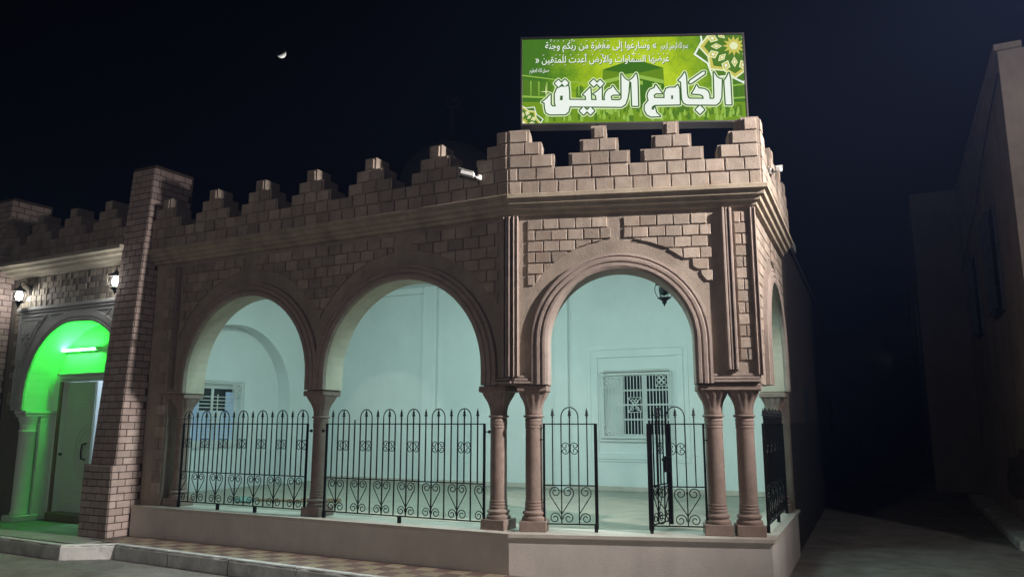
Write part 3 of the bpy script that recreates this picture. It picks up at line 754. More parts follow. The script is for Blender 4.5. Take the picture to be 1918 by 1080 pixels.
# end wall with arched recess and the left window
WE = (1.76, 2.83, 1.16, 2.2)
RC, RR, RZ = 2.50, 1.30, 1.93
ap = [(RC-RR, .2)] + [(RC + RR*math.cos(math.pi-math.pi*k/24), RZ + RR*math.sin(math.pi-math.pi*k/24)) for k in range(25)] + [(RC+RR, .2)]
ewl = obj('porch_end_wall', MB().prism([(.25, .2)] + ap + [(5.2, .2), (5.2, 4.10), (.25, 4.10)], 0, .28), 'plaster', FE, mosque)
obj('recess_wall', wall_with_window(FE, .62, 5.2, WE, .2, 4.1, .285, .5), 'plaster', FE, ewl)
w1 = link('window', None, FE @ Matrix.Translation((2.3, .35, 1.16)), mosque)
a, b, c, d = WE
obj('window_frame', MB().cbox(a, a+.05, .36, .42, c, d, .004).cbox(b-.05, b, .36, .42, c, d, .004).cbox(a, b, .365, .415, c, c+.05, .004).cbox(a, b, .365, .415, d-.1, d, .004).cbox(2.27, 2.32, .365, .415, c+.05, d-.1, .004), 'white_metal', FE, w1)
obj('pane', MB().box(a+.05, 2.27, .385, .39, c+.05, d-.1), 'glass', FE, w1); obj('pane', MB().box(2.32, b-.05, .385, .39, c+.05, d-.1), 'glass', FE, w1)
obj('curtain', MB().box(a+.051, a+.26, .37, .38, c+.05, d-.15).box(b-.24, b-.051, .37, .38, c+.05, d-.15).box(a+.26, b-.24, .37, .38, c+.05, c+.55), 'curtain', FE, w1)
gr1 = thing('window_grille', FE @ Matrix.Translation((2.3, .24, 1.1)), 'white iron grille over the curtained window behind the left arch', 'grille')
y = .235
tubes(gr1, FE, [rect(a-.06, b+.06, c-.05, d+.04, y)], .011, 'white_metal', 'grille_frame')
tubes(gr1, FE, [[(a-.06, y, c), (b+.06, y, c)], [(a-.06, y, d-.01), (b+.06, y, d-.01)], [(a, y, c-.05), (a, y, d+.04)], [(b, y, c-.05), (b, y, d+.04)], [(2.295, y, c), (2.295, y, d-.2)]], .009, 'white_metal', 'grille_rail')
for cx, cz in ((a+.11, d-.12), (b-.11, d-.12), (2.295, c+.45)): tubes(gr1, FE, flower(cx, cz, .09, y) + [rect(cx-.1, cx+.1, cz-.1, cz+.1, y)], .0075, 'white_metal', 'clover_panel')
for k in range(15):
    z = c+.05 + k*.062
    if z < d-.2: obj('grille_bar', MB().tube([(a+.1, y, z), (b-.1, y, z)], .008, 5), 'white_metal', FE, gr1)
# porch floor of marble slabs
fl = tag(obj('porch_floor', MB().slab([(p.x, p.y) for p in [wp(FL, -1.2, .335), wp(FL, LL-.1, .335), wp(FT, TL-.2, .335), Vector(isB_R), Vector(isB_E)+Vector((-.1, .15))]], .2, SILL-.006), 'floor_marble', I4, mosque))
# inner side walls
obj('side_wall', MB().box(RL-.02, RL+3.2, .02, .32, -.2, 4.1), 'plaster', FR, mosque)
obj('porch_corner_wall', MB().box(-1.2, -.1, .305, .45, .2, 4.1), 'plaster', FL, mosque)
obj('conduit', MB().tube([(-.95+.12*k, -.012, .98 + .012*math.sin(k*1.7)) for k in range(17)], .007, 5), 'plaster', FB, bwall)
# planks and cloth left on the porch floor
tg = FL @ Matrix.Translation((1.15, 1.25, SILL))
pk = obj('plank', MB().cbox(-.55, .55, -.06, .06, 0, .028, .004), 'cardboard', tg @ Matrix.Rotation(R(14), 4, 'Z')); tag(pk, 'long flat wooden plank lying on the porch floor', 'plank')
pk = obj('board', MB().cbox(-.28, .28, -.05, .05, 0, .05, .004), 'cardboard', FL @ Matrix.Translation((1.75, 1.45, SILL)) @ Matrix.Rotation(R(24), 4, 'Z')); tag(pk, 'short thick wooden board lying beside the long plank', 'board')
cl = MB(); n = 9; vs = []; fs = []
for i in range(n):
    for j in range(n): vs.append(((i/(n-1)-.5)*.34, (j/(n-1)-.5)*.2, .012 + .05*random.random()*math.sin(math.pi*i/(n-1))*math.sin(math.pi*j/(n-1)) + (.02 if 0 < i < n-1 and 0 < j < n-1 else 0)))
for i in range(n-1):
    for j in range(n-1): fs.append((i*n+j, i*n+j+1, (i+1)*n+j+1, (i+1)*n+j))
solid('rag_green', (.18, .30, .26), .9)
tag(obj('rag', cl.add(vs, fs), 'rag_green', FL @ Matrix.Translation((.75, .95, SILL)), None, True), 'crumpled green rag on the porch floor by the left fence', 'rag')

# ------------------------------------------------------------------ iron fences
ME = {}
def shared(key, fn, mat='iron', smooth=False):
    if key not in ME: ME[key] = fn().mesh(key if isinstance(key, str) else key[0], smooth, mat)
    return ME[key]
ZB, ZM, ZT, ZH = .475, .862, 1.492, 1.56
def bar_mesh(h, r=.0058): return shared(('bar', round(h, 3), r), lambda: MB().box(-r, r, -r, r, 0, h))
def spear_mesh():
    def f():
        mb = MB().lathe([(.007, -.004), (.013, 0), (.007, .008), (.007, .014), (.021, .020), (.018, .030), (.009, .040), (.0155, .046), (.0125, .058), (.006, .082), (.001, .100)], n=8); return mb
    return shared('spearhead', f)
def hoop_mesh(w):
    def f():
        r = w/2; top = .07
        pts = [(-r, 0, 0), (-r, 0, top-.01)] + [(-r*math.cos(math.pi*k/12), 0, top + r*1.15*math.sin(math.pi*k/12)) for k in range(13)] + [(r, 0, top-.01), (r, 0, 0)]
        return MB().tube(pts, .0065, 5)
    return shared(('hoop', round(w, 3)), f)
def heart_half(s, W):
    def f():
        H = ZM-ZB; r0 = .052*W/.085
        cx, cz = .062*W/.085, H-.012-r0
        top = [(s*.006, 0, .11)] + [(s*(cx+r0*.98), 0, cz-.035)] + [(s*x, y_, z) for x, y_, z in spiral(cx, cz, r0*1.05, r0*.28, -10, 480, 0, 22)]
        mb = MB().tube(top, .0055, 5)
        bx, bz = .066*W/.085, .058
        bot = [(s*.006, 0, .115)] + [(s*x, y_, z) for x, y_, z in spiral(bx, bz, .052*W/.085, .013, 150, 660, 0, 24)] if False else [(s*x, y_, z) for x, y_, z in spiral(bx, bz, .056*W/.085, .014, 190, -340, 0, 26)]
        return mb.tube(bot, .0055, 5)
    return shared(('scroll', s, round(W, 4)), f)
def heart_knot(): return shared('collar', lambda: MB().lathe([(.006, -.012), (.011, -.008), (.011, .008), (.006, .012)], n=8))
def three(s, W):
    def f():
        w = W*.46; mb = MB()
        for t in (-1, 1):
            p = [(s*x, y_, t*z) for x, y_, z in [(.004, 0, 0)] + [(W*.5 - w*math.cos(R(a)), 0, .058*math.sin(R(a))) for a in range(10, 175, 15)] + spiral(W*.56, .028, .030, .009, 20, -250, 0, 10)]
            mb.tube(p, .0048, 5)
        return mb
    return shared(('curl', s, round(W, 4)), f)
def fence(F, u0, u1, seq, y, label, name='iron_fence', cat='fence', group=None, brackets=(), thick_right=False, thick_left=False, missing=(), half=None, feet=None, no_left=False, hearts_at=None):
    n = len(seq)-1; s = (u1-u0)/n
    W = F @ Matrix.Translation((u0, y, SILL)); o = thing(name, W, label, cat, group)
    def P(x, z): return F @ Matrix.Translation((u0+x, y, z))
    for z in (ZB, ZM, ZT): link('rail', shared(('rail', round(u1-u0, 3)), lambda: MB().box(-.005, u1-u0+.005, -.008, .008, -.006, .006)), P(0, z), o)
    for i, c in enumerate(seq):
        x = i*s
        if c in 'PQ' or c in 'lr':
            r = .011; 
            if (i == 0 and thick_left) or (i == n and thick_right): r = .017
            link('post', bar_mesh(ZT-ZB+.05, r), P(x, ZB-.045), o)
            if c == 'l' or c == 'r': pass
        if c in 'HG': link('bar', bar_mesh(ZT-ZB), P(x, ZB), o)
        if c in 'SC':
            hh = ZH+(.10 if c == 'C' else .085)-ZM-.10 + .0
            if i in missing: link('bar', bar_mesh(ZH-.02-ZM), P(x, ZM), o)
            else:
                link('bar', bar_mesh(ZH-ZM), P(x, ZM), o); link('spearhead', spear_mesh(), P(x, ZH), o)
        if c in 'C':
            link('hoop', hoop_mesh(2*s), P(x, ZT), o); link('collar', heart_knot(), P(x, 1.24), o)
            for q in (-1, 1): link('curl', three(q, s), P(x, 1.24), o)
    centres = hearts_at if hearts_at is not None else [i for i, c in enumerate(seq) if c in 'Hl']
    for i in centres:
        x = i*s; sides = (-1, 1)
        if i == 0: sides = (1,)
        if i == n: sides = (-1,)
        if half and i in half: sides = half[i]
        for q in sides: link('scroll', heart_half(q, s), P(x, ZB), o)
        if len(sides) == 2: link('collar', heart_knot(), P(x, ZB+.11), o); link('collar', heart_knot(), P(x, ZM-.06), o)
    for x in (feet if feet is not None else (0, (u1-u0)*.5, u1-u0)):
        link('foot', shared('foot', lambda: MB().cbox(-.018, .018, -.018, .018, 0, .078, .003)), P(x, SILL-.002), o)
    for x, q, z in brackets:
        link('wall_bracket', shared(('bracket', q), lambda: MB().tube([(0, 0, 0), (q*.075, 0, 0)], .006, 5).lathe([(.001, -.02), (.016, -.014), (.016, .014), (.001, .02)], q*.062, 0, 8)), P(x, z), o)
    return o, P, s
FY = .03
fence(FL, .53, 2.745, 'l' + 'CGSH'*6 + 'CP', FY, 'black iron fence of seven hoops under the far left arch', group='porch fences', brackets=((2.215, 1, 1.41),), feet=(0, .74, 1.4))
fence(FL, 3.055, 5.25, 'P' + 'SHCG'*6 + 'SP', FY, 'black iron fence of six hoops under the wide middle arch', group='porch fences', brackets=((0, -1, 1.41), (2.195, 1, 1.41)), missing=(5,), feet=(0, 1.1, 2.18), hearts_at=[2, 6, 10, 14, 18, 22, 26])
fence(FT, .318, .862, 'PSHCGSP', .10, 'narrow black iron fence panel left of the gateway opening', group='porch fences', brackets=((0, -1, 1.33),), thick_right=True, feet=(.01, .535), hearts_at=[2, 4], half={4: (1,)})
gt, _, _ = fence(FT, 1.405, 1.965, 'PSHCGSP', .10, 'narrow black iron fence panel right of the gateway opening', group='porch fences', brackets=((.56, 1, 1.33),), thick_left=True, feet=(.01, .55), hearts_at=[2, 4], half={2: (-1,)})
# swung-open leaf: hinged on the right panel
hin = wp(FT, 1.412, .125)
GL = T4(hin.x, hin.y, 0, math.atan2(.42, .27))
gl, PG, sg = fence(GL, 0.02, .56, 'PSHCGSP', .0, 'black iron gate leaf with lock box, swung open into the porch', name='gate_leaf', cat='gate', thick_left=True, thick_right=True, feet=(), hearts_at=[2, 4], half={4: (1,)})
obj('lock_box', MB().cbox(.42, .53, -.03, .03, .98, 1.15, .005).cbox(.36, .44, -.022, .022, 1.10, 1.13, .003), 'iron_dark', GL @ Matrix.Translation((.02, 0, 0)), gl)
fence(FR, .32, 2.24, 'P' + 'SHCG'*5 + 'SP', .05, 'black iron fence along the alley side of the porch', group='porch fences', hearts_at=[2, 6, 10, 14, 18, 22], feet=(0, .96, 1.9))

# ------------------------------------------------------------------ illuminated sign on the roof
sl = Vector((.096, 8.15)); sr = Vector((2.617, 8.04)); SD = (sr-sl).normalized(); SW = (sr-sl).length; SZ0, SZ1 = 4.775, 5.835; SH = SZ1-SZ0
FS = T4(sl.x, sl.y, SZ0, math.atan2(SD.y, SD.x))
sign = thing('roof_sign', FS, 'green illuminated sign with white Arabic lettering above the battlements', 'sign')
obj('sign_box', MB().box(.012, SW-.012, .008, .16, .012, SH-.012), 'sign_metal', FS, sign)
fr = .022
obj('sign_frame', MB().cbox(0, SW, -.02, .165, 0, fr, .004).cbox(0, SW, -.02, .165, SH-fr, SH, .004).cbox(0, fr, -.0195, .1645, fr, SH-fr, .004).cbox(SW-fr, SW, -.0195, .1645, fr, SH-fr, .004), 'sign_metal', FS, sign)
for x in (.86, 1.645): obj('sign_leg', MB().cbox(x-.018, x+.018, .05, .09, -.55, 0, .004), 'iron_dark', FS, sign)
# printed face: everything below is flat print on the light box, laid in layers about a millimetre apart
FQ = [(981.1, 79.6), (1387.3, 62.8), (1394.5, 225.1), (980.4, 233.8)]     # corners of the print in its own drawing units
FX0, FX1, FZ0, FZ1 = fr-.004, SW-fr+.004, fr-.004, SH-fr+.004
def art(x, y):
    """drawing units -> metres on the face (inverse bilinear)"""
    (ax, ay), (bx, by), (cx, cy), (dx, dy) = FQ; u = v = .5
    for _ in range(12):
        px = ax*(1-u)*(1-v)+bx*u*(1-v)+cx*u*v+dx*(1-u)*v - x; py = ay*(1-u)*(1-v)+by*u*(1-v)+cy*u*v+dy*(1-u)*v - y
        xu = (bx-ax)*(1-v)+(cx-dx)*v; xv = (dx-ax)*(1-u)+(cx-bx)*u; yu = (by-ay)*(1-v)+(cy-dy)*v; yv = (dy-ay)*(1-u)+(cy-by)*u
        dt = xu*yv-xv*yu; u -= (px*yv-xv*py)/dt; v -= (xu*py-px*yu)/dt
    return FX0+u*(FX1-FX0), FZ1-v*(FZ1-FZ0)
def zc(x, y): return art(960+x/4.17, 40+y/4.17)
def zr(x, y): return art(1180+x/5.142, 40+y/5.142)
def zl(x, y): return art(960+x/5.142, 40+y/5.142)
def clip(poly):
    for ax_, lim, sg_ in ((0, FX0, 1), (0, FX1, -1), (1, FZ0, 1), (1, FZ1, -1)):
        out = []
        for i in range(len(poly)):
            p, q = poly[i-1], poly[i]; dp, dq = sg_*(p[ax_]-lim), sg_*(q[ax_]-lim)
            if dp*dq < 0: t = dp/(dp-dq); out.append((p[0]+(q[0]-p[0])*t, p[1]+(q[1]-p[1])*t))
            if dq >= 0: out.append(q)
        poly = out
        if len(poly) < 3: return []
    return poly
class Flat(MB):
    lay = 0
    def poly(s, pts, y=None):
        pts = clip(list(pts))
        if len(pts) > 2: s.add([(x, s.y, z) for x, z in pts], [tuple(range(len(pts)))])
        return s
    def stroke(s, pts, w, closed=True):
        n = len(pts)
        for i in range(n if closed else n-1):
            (x0, z0), (x1, z1) = pts[i], pts[(i+1) % n]; l = math.hypot(x1-x0, z1-z0)
            if l < 1e-6: continue
            nx, nz = -(z1-z0)/l*w, (x1-x0)/l*w
            s.poly([(x0+nx, z0+nz), (x0-nx, z0-nz), (x1-nx, z1-nz), (x1+nx, z1+nz)])
        for x, z in pts: s.poly([(x+w*math.cos(2*math.pi*k/10), z+w*math.sin(2*math.pi*k/10)) for k in range(10)])
        return s
def flat(y): f = Flat(); f.y = y; return f
emit('print_white', (.86, .92, .84), 1.0); emit('print_halo', (.72, .86, .50), 1.0); emit('print_ink', (.035, .11, .012), 1.0)
emit('print_shade', (.05, .16, .008), 1.0); emit('print_mid', (.17, .31, .012), 1.0); emit('print_pale', (.30, .50, .07), 1.0); emit('print_gold', (.60, .55, .10), 1.0)
emit('print_leaf', (.085, .20, .014), 1.0); emit('print_cream', (.80, .86, .50), 1.0); emit('print_cube', (.13, .26, .008), 1.0)
# background print: yellow-green in the middle, deeper green to the sides, with cloudy variation
m = bpy.data.materials.new('print_green'); m.use_nodes = True; MATS['print_green'] = m; nt = m.node_tree; nt.nodes.clear()
N = nt.nodes.new; tc = N('ShaderNodeTexCoord'); sp = N('ShaderNodeSeparateXYZ'); nt.links.new(tc.outputs['Object'], sp.inputs[0])
vl = N('ShaderNodeVectorMath'); vl.operation = 'DISTANCE'; vl.inputs[1].default_value = (SW*.52, 0, SH*.50); nt.links.new(tc.outputs['Object'], vl.inputs[0])
ns = N('ShaderNodeTexNoise'); ns.inputs['Scale'].default_value = 4.5; ns.inputs['Detail'].default_value = 7; ns.inputs['Roughness'].default_value = .65; nt.links.new(tc.outputs['Object'], ns.inputs['Vector'])
vo = N('ShaderNodeTexVoronoi'); vo.feature = 'DISTANCE_TO_EDGE'; vo.inputs['Scale'].default_value = 9; nt.links.new(tc.outputs['Object'], vo.inputs['Vector'])
ad = N('ShaderNodeMath'); ad.operation = 'MULTIPLY_ADD'; ad.inputs[1].default_value = .9; nt.links.new(ns.outputs['Fac'], ad.inputs[0]); nt.links.new(vl.outputs['Value'], ad.inputs[2])
vm = N('ShaderNodeMapRange'); vm.inputs[1].default_value = 0; vm.inputs[2].default_value = .06; vm.inputs[3].default_value = .12; vm.inputs[4].default_value = 0; nt.links.new(vo.outputs['Distance'], vm.inputs[0])
a2 = N('ShaderNodeMath'); a2.operation = 'ADD'; nt.links.new(ad.outputs[0], a2.inputs[0]); nt.links.new(vm.outputs[0], a2.inputs[1])
cr = N('ShaderNodeValToRGB'); el = cr.color_ramp.elements; el[0].position = .33; el[0].color = (.62, .78, .04, 1); el[1].position = .98; el[1].color = (.06, .18, .014, 1)
e_ = cr.color_ramp.elements.new(.58); e_.color = (.37, .53, .01, 1); e_ = cr.color_ramp.elements.new(.80); e_.color = (.15, .31, .012, 1)
dv = N('ShaderNodeMath'); dv.operation = 'MULTIPLY'; dv.inputs[1].default_value = .62; nt.links.new(a2.outputs[0], dv.inputs[0]); nt.links.new(dv.outputs[0], cr.inputs[0])
em = N('ShaderNodeEmission'); nt.links.new(cr.outputs[0], em.inputs[0]); em.inputs[1].default_value = 1.0; ou = N('ShaderNodeOutputMaterial'); nt.links.new(em.outputs[0], ou.inputs[0])
Y0 = .004; DYL = -.0011
face = obj('sign_face', MB().box(FX0, FX1, Y0, Y0+.003, FZ0, FZ1), 'print_green', FS, sign)
def put(name, f, mat):
    if f.f:
        o = obj(name, f, mat, FS, face)
        o['kind'] = 'stuff'; return o
Lz = lambda k: Y0 + DYL*k
# picture: courtyard arcades, draped cube, crowd
put('printed_cube', flat(Lz(1)).poly([zc(712, 388), zc(955, 300), zc(1178, 366), zc(1192, 640), zc(935, 690), zc(706, 640)]), 'print_cube')
put('printed_cube_side', flat(Lz(2)).poly([zc(935, 415), zc(1180, 470), zc(1192, 640), zc(935, 690)]).poly([zc(712, 388), zc(955, 300), zc(1178, 366), zc(940, 420)]), 'print_shade')
put('printed_band', flat(Lz(3)).poly([zc(712, 470), zc(935, 412), zc(935, 440), zc(712, 500)]).poly([zc(935, 412), zc(1182, 462), zc(1182, 492), zc(935, 440)]).poly([zc(960, 462), zc(1020, 472), zc(1020, 502), zc(960, 492)]).poly([zc(1090, 486), zc(1160, 500), zc(1160, 528), zc(1090, 514)]), 'print_pale')
f = flat(Lz(1)); h = flat(Lz(2))
for cx, w, t_, b_ in ((118, 30, 468, 590), (200, 36, 474, 590), (282, 32, 482, 590), (535, 28, 512, 610), (612, 26, 520, 610), (1700, 26, 490, 590), (1770, 30, 470, 590), (1700, 22, 640, 740), (1755, 22, 640, 740), (440, 24, 510, 600)):
    f.poly([zc(cx-w, b_)] + [zc(cx-w*math.cos(math.pi*k/8), t_+w*.9-w*.9*math.sin(math.pi*k/8)) for k in range(9)] + [zc(cx+w, b_)])
put('printed_arcade', f, 'print_leaf')
h.poly([zc(86, 435), zc(700, 505), zc(700, 512), zc(86, 444)]).poly([zc(86, 592), zc(700, 612), zc(700, 622), zc(86, 606)]).poly([zc(1200, 560), zc(1800, 480), zc(1800, 492), zc(1200, 570)]).poly([zc(1640, 596), zc(1806, 584), zc(1806, 596), zc(1640, 608)])
for k in range(9): x = 150+k*62; h.poly([zc(x, 480+k*5), zc(x+10, 480+k*5), zc(x+8, 592), zc(x+2, 592)])
put('printed_columns', h, 'print_pale')
f = flat(Lz(1)); f.poly([zc(85, 640), zc(1802, 625), zc(1810, 775), zc(85, 806)]); put('printed_court', f, 'print_mid')
rs = random.Random(3); f1 = flat(Lz(2)); f2 = flat(Lz(3))
for k in range(150):
    x = rs.uniform(270, 1800); yb = rs.uniform(690, 786) - (x-900)*.018; h_ = rs.uniform(26, 70); w_ = h_*rs.uniform(.16, .24)
    (f1 if k % 2 else f2).poly([zc(x-w_, yb), zc(x-w_*1.1, yb-h_*.5), zc(x-w_*.6, yb-h_*.78), zc(x-w_*.4, yb-h_), zc(x+w_*.4, yb-h_), zc(x+w_*.6, yb-h_*.78), zc(x+w_*1.1, yb-h_*.5), zc(x+w_, yb)])
put('printed_crowd', f1, 'print_leaf'); put('printed_crowd', f2, 'print_pale')
# corner ornaments
def ornament(c, rad, k0, name):
    cx, cz = c
    def ring(ro, ri, n, ph=0.0): return [(cx + (ro if k % 2 == 0 else ri)*math.cos(math.pi*k/n+ph), cz + (ro if k % 2 == 0 else ri)*math.sin(math.pi*k/n+ph)) for k in range(2*n)]
    put(name, flat(Lz(k0)).poly(ring(rad, rad*.80, 8, .2)), 'print_white'); put(name, flat(Lz(k0+1)).poly(ring(rad*.94, rad*.76, 8, .2)), 'print_leaf')
    put(name, flat(Lz(k0+2)).poly(ring(rad*.86, rad*.70, 8, 0)), 'print_cream'); put(name, flat(Lz(k0+3)).poly(ring(rad*.81, rad*.66, 8, 0)), 'print_gold')
    put(name, flat(Lz(k0+4)).poly(ring(rad*.72, rad*.60, 8, 0)), 'print_leaf')
    p1 = flat(Lz(k0+5)); p2 = flat(Lz(k0+6)); p3 = flat(Lz(k0+7))
    for q in range(16):
        a = math.pi*q/8; r0, r1, w = (rad*.40, rad*.70, .17) if q % 2 else (rad*.28, rad*.56, .19)
        for P_, s_ in ((p1, 1.0), (p2, .72), (p3, .34)):
            rm = (r0+r1)/2; hl_ = (r1-r0)/2*s_; ww = rm*w*s_*(1.25 if q % 2 else 1)
            ca, sa = math.cos(a), math.sin(a)
            P_.poly([(cx+(rm-hl_)*ca, cz+(rm-hl_)*sa), (cx+rm*ca-ww*sa, cz+rm*sa+ww*ca), (cx+(rm+hl_)*ca, cz+(rm+hl_)*sa), (cx+rm*ca+ww*sa, cz+rm*sa-ww*ca)])
    put(name, p1, 'print_cream'); put(name, p2, 'print_gold'); put(name, p3, 'print_white')
    put(name, flat(Lz(k0+8)).poly(ring(rad*.27, rad*.16, 12)), 'print_gold'); put(name, flat(Lz(k0+9)).poly(ring(rad*.10, rad*.10, 8)), 'print_cream')
ornament(zc(1716, 188), .46, 4, 'printed_rosette'); ornament(zc(92, 800), .235, 4, 'printed_rosette')
# star glints
f = flat(Lz(4))
for cx, cy, s_ in ((272, 562, 46), (950, 262, 22)):
    f.poly([zc(cx-s_, cy), zc(cx-4, cy-4), zc(cx, cy-s_*1.3), zc(cx+4, cy-4), zc(cx+s_, cy), zc(cx+4, cy+4), zc(cx, cy+s_), zc(cx-4, cy+4)])
put('printed_glint', f, 'print_cream')
# the name in large letters
def dia(cx, cy, r): return [(cx-r, cy), (cx, cy-r), (cx+r, cy), (cx, cy+r)]
RW = [[(893, 575), (915, 545), (935, 500), (947, 560), (957, 803), (905, 803)],
      [(795, 495), (818, 537), (845, 558), (868, 560), (866, 640), (862, 735), (845, 780), (815, 806), (540, 806), (510, 790), (495, 755), (487, 592), (462, 578), (492, 545), (522, 500), (533, 540), (540, 700), (548, 740), (565, 752), (700, 752), (692, 722), (665, 708), (588, 702), (612, 665), (632, 622), (650, 652), (705, 658), (738, 680), (750, 715), (752, 752), (790, 752), (800, 735)],
      [(562, 600), (570, 580), (690, 493), (712, 490), (708, 512), (590, 598), (570, 606)], dia(661, 855, 41),
      [(455, 622), (468, 660), (472, 806), (235, 812), (207, 830), (207, 855), (222, 862), (236, 835), (250, 885), (285, 918), (200, 922), (162, 902), (141, 860), (143, 815), (180, 770), (170, 735), (175, 700), (195, 670), (238, 652), (246, 622), (272, 658), (305, 702), (250, 702), (226, 718), (232, 748), (330, 748), (330, 695), (345, 660), (375, 648), (430, 648)]]
LW = [[(1128, 588), (1165, 560), (1195, 518), (1205, 580), (1210, 822), (1155, 822), (1148, 600)],
      [(1055, 522), (1078, 560), (1105, 582), (1128, 590), (1120, 690), (1110, 750), (1090, 805), (1055, 832), (560, 832), (548, 880), (520, 905), (370, 908), (335, 890), (325, 850), (322, 800), (300, 795), (345, 760), (380, 722), (378, 815), (395, 835), (430, 833), (420, 800), (420, 720), (440, 670), (480, 650), (530, 650), (548, 640), (555, 690), (556, 772), (718, 772), (715, 735), (690, 722), (722, 690), (757, 655), (762, 700), (765, 772), (818, 772), (812, 728), (788, 715), (825, 690), (866, 652), (866, 772), (898, 772), (893, 740), (905, 700), (930, 672), (960, 660), (972, 638), (995, 675), (1035, 718), (975, 718), (950, 735), (958, 772), (1035, 772), (1055, 755)],
      dia(455, 620, 34), dia(517, 615, 34), dia(790, 612, 34), dia(852, 616, 34), dia(692, 872, 36), dia(758, 872, 36)]
SHP = [[zr(*p) for p in s_] for s_ in RW] + [[zl(*p) for p in s_] for s_ in LW]
PX = (FX1-FX0)/410/5.142                                             # one drawing unit in metres
f0 = flat(Lz(15)); f1 = flat(Lz(16)); f2 = flat(Lz(17))
for s_ in SHP: f0.stroke(s_, PX*22); f1.stroke(s_, PX*12.5); f2.poly(s_)
put('title_halo', f0, 'print_halo'); put('title_outline', f1, 'print_ink'); put('title_letters', f2, 'print_white')
put('title_counter', flat(Lz(18)).poly([zr(391, 722), zr(410, 720), zr(410, 755), zr(391, 757)]).poly([zl(470, 735), zl(496, 733), zl(494, 775), zl(468, 777)]), 'print_ink')
# verse lines: Arabic letters in joined presentation forms, laid out right to left
FORM = {}
for cp in range(0xFE70, 0xFEFD):
    d = unicodedata.decomposition(chr(cp)).split()
    if len(d) in (2, 3): FORM.setdefault(''.join(chr(int(q, 16)) for q in d[1:]), {})[d[0][1:-1]] = chr(cp)
def joined(s_):
    L_ = []; i = 0
    while i < len(s_):
        if s_[i:i+2] in FORM and s_[i] == '\u0644': L_.append([s_[i:i+2], '']); i += 2; continue
        if unicodedata.combining(s_[i]): L_[-1][1] += s_[i]
        else: L_.append([s_[i], ''])
        i += 1
    out = []
    for k, (c, mk) in enumerate(L_):
        fm = FORM.get(c, {}); pv = k > 0 and 'initial' in FORM.get(L_[k-1][0], {}); nx = k+1 < len(L_) and 'final' in FORM.get(L_[k+1][0], {}) and 'initial' in fm
        out.append((fm.get('medial' if pv and nx else 'final' if pv else 'initial' if nx else 'isolated', c), mk))
    return out
def text_mesh(body, size, bold, res=3):
    c = bpy.data.curves.new('lettering', 'FONT'); c.body = body; c.size = size; c.offset = bold; c.resolution_u = res
    o = bpy.data.objects.new('lettering', c); col.objects.link(o)
    dg = bpy.context.evaluated_depsgraph_get(); me = bpy.data.meshes.new_from_object(o.evaluated_get(dg), depsgraph=dg)
    bpy.data.objects.remove(o); bpy.data.curves.remove(c); return me
def verse(s_, p0, p1, k, bold=.010, tall=1.22):
    """fit the line between two baseline points given in drawing units"""
    (x0, z0), (x1, z1) = art(*p0), art(*p1)
    js = joined(s_); body = ''.join(c for c, mk in reversed(js))
    me = text_mesh(body, 1.0, bold); xs = [v.co.x for v in me.vertices]
    sc_ = (x1-x0)/(max(xs)-min(xs)); hx = min(xs)
    # marks: short strokes above or below each letter that carries one
    marks = []
    n = len(js); wid = (max(xs)-hx)/n
    rev = list(reversed(js)); lens = {}
    probe = text_mesh('\n'.join(''.join(c for c, _ in rev[:q+1]) for q in range(n)), 1.0, 0, 1)     # one line per prefix
    for v in probe.vertices: q = int(round(-(v.co.y-.25)/1.0)); lens[q] = max(lens.get(q, 0), v.co.x)
    for q, (c, mk) in enumerate(rev):
        if mk:
            x_ = (lens.get(q-1, 0)+lens.get(q, 0))/2
            for t_, ch in enumerate(mk): marks.append((x_, ch, t_))
    for v in me.vertices: v.co = ((v.co.x-hx)*sc_ + x0, 0, v.co.y*sc_*tall + z0 + (z1-z0)*(v.co.x-hx)/(max(xs)-hx))
    mb = flat(0)
    for x, ch, t_ in marks:
        X = (x-hx)*sc_ + x0; zb = z0 + (z1-z0)*(x-hx)/(max(xs)-hx); low = ch in '\u0650\u064d'
        Z = zb + (-.30 if low else .92+.16*t_)*sc_*1.1
        if ch in '\u064f\u0652\u0651': mb.stroke([(X-.04*sc_, Z), (X, Z+.07*sc_), (X+.05*sc_, Z+.02*sc_), (X-.05*sc_, Z-.06*sc_)], .022*sc_, False)
        else: mb.stroke([(X-.09*sc_, Z-.03*sc_), (X+.09*sc_, Z+.05*sc_)], .026*sc_, False)
    for nm, mat, dy, grow in (('verse_shadow', 'print_ink', 0, 1), ('verse_lettering', 'print_white', DYL, 0)):
        m2 = me.copy(); m2.materials.clear(); m2.materials.append(MATS[mat]); sh = .006 if grow else 0
        link(nm, m2, FS @ Matrix.Translation((sh, Lz(k)+dy, -sh)), face)
        if mb.f: tag(obj('vowel_marks', mb, mat, FS @ Matrix.Translation((sh, Lz(k)+dy, -sh)), face), kind='stuff')
V1 = '\u00ab \u0648\u064e\u0633\u064e\u0627\u0631\u0650\u0639\u064f\u0648\u0627 \u0625\u0644\u064e\u0649 \u0645\u064e\u063a\u0652\u0641\u0650\u0631\u064e\u0629\u064d \u0645\u064e\u0646 \u0631\u064e\u0628\u064e\u0651\u0643\u064f\u0645\u0652 \u0648\u064e\u062c\u064e\u0646\u064e\u0651\u0629'
V2 = '\u0639\u064e\u0631\u0652\u0636\u064f\u0647\u064e\u0627 \u0627\u0644\u0633\u064e\u0645\u064e\u0627\u0648\u064e\u0627\u062a\u064f \u0648\u064e\u0627\u0644\u0623\u0631\u0652\u0636\u064f \u0623\u064f\u0639\u0650\u062f\u064e\u062a\u0652 \u0644\u0650\u0644\u0652\u0645\u064f\u062a\u064e\u0642\u0650\u064a\u0646\u064e \u00bb'
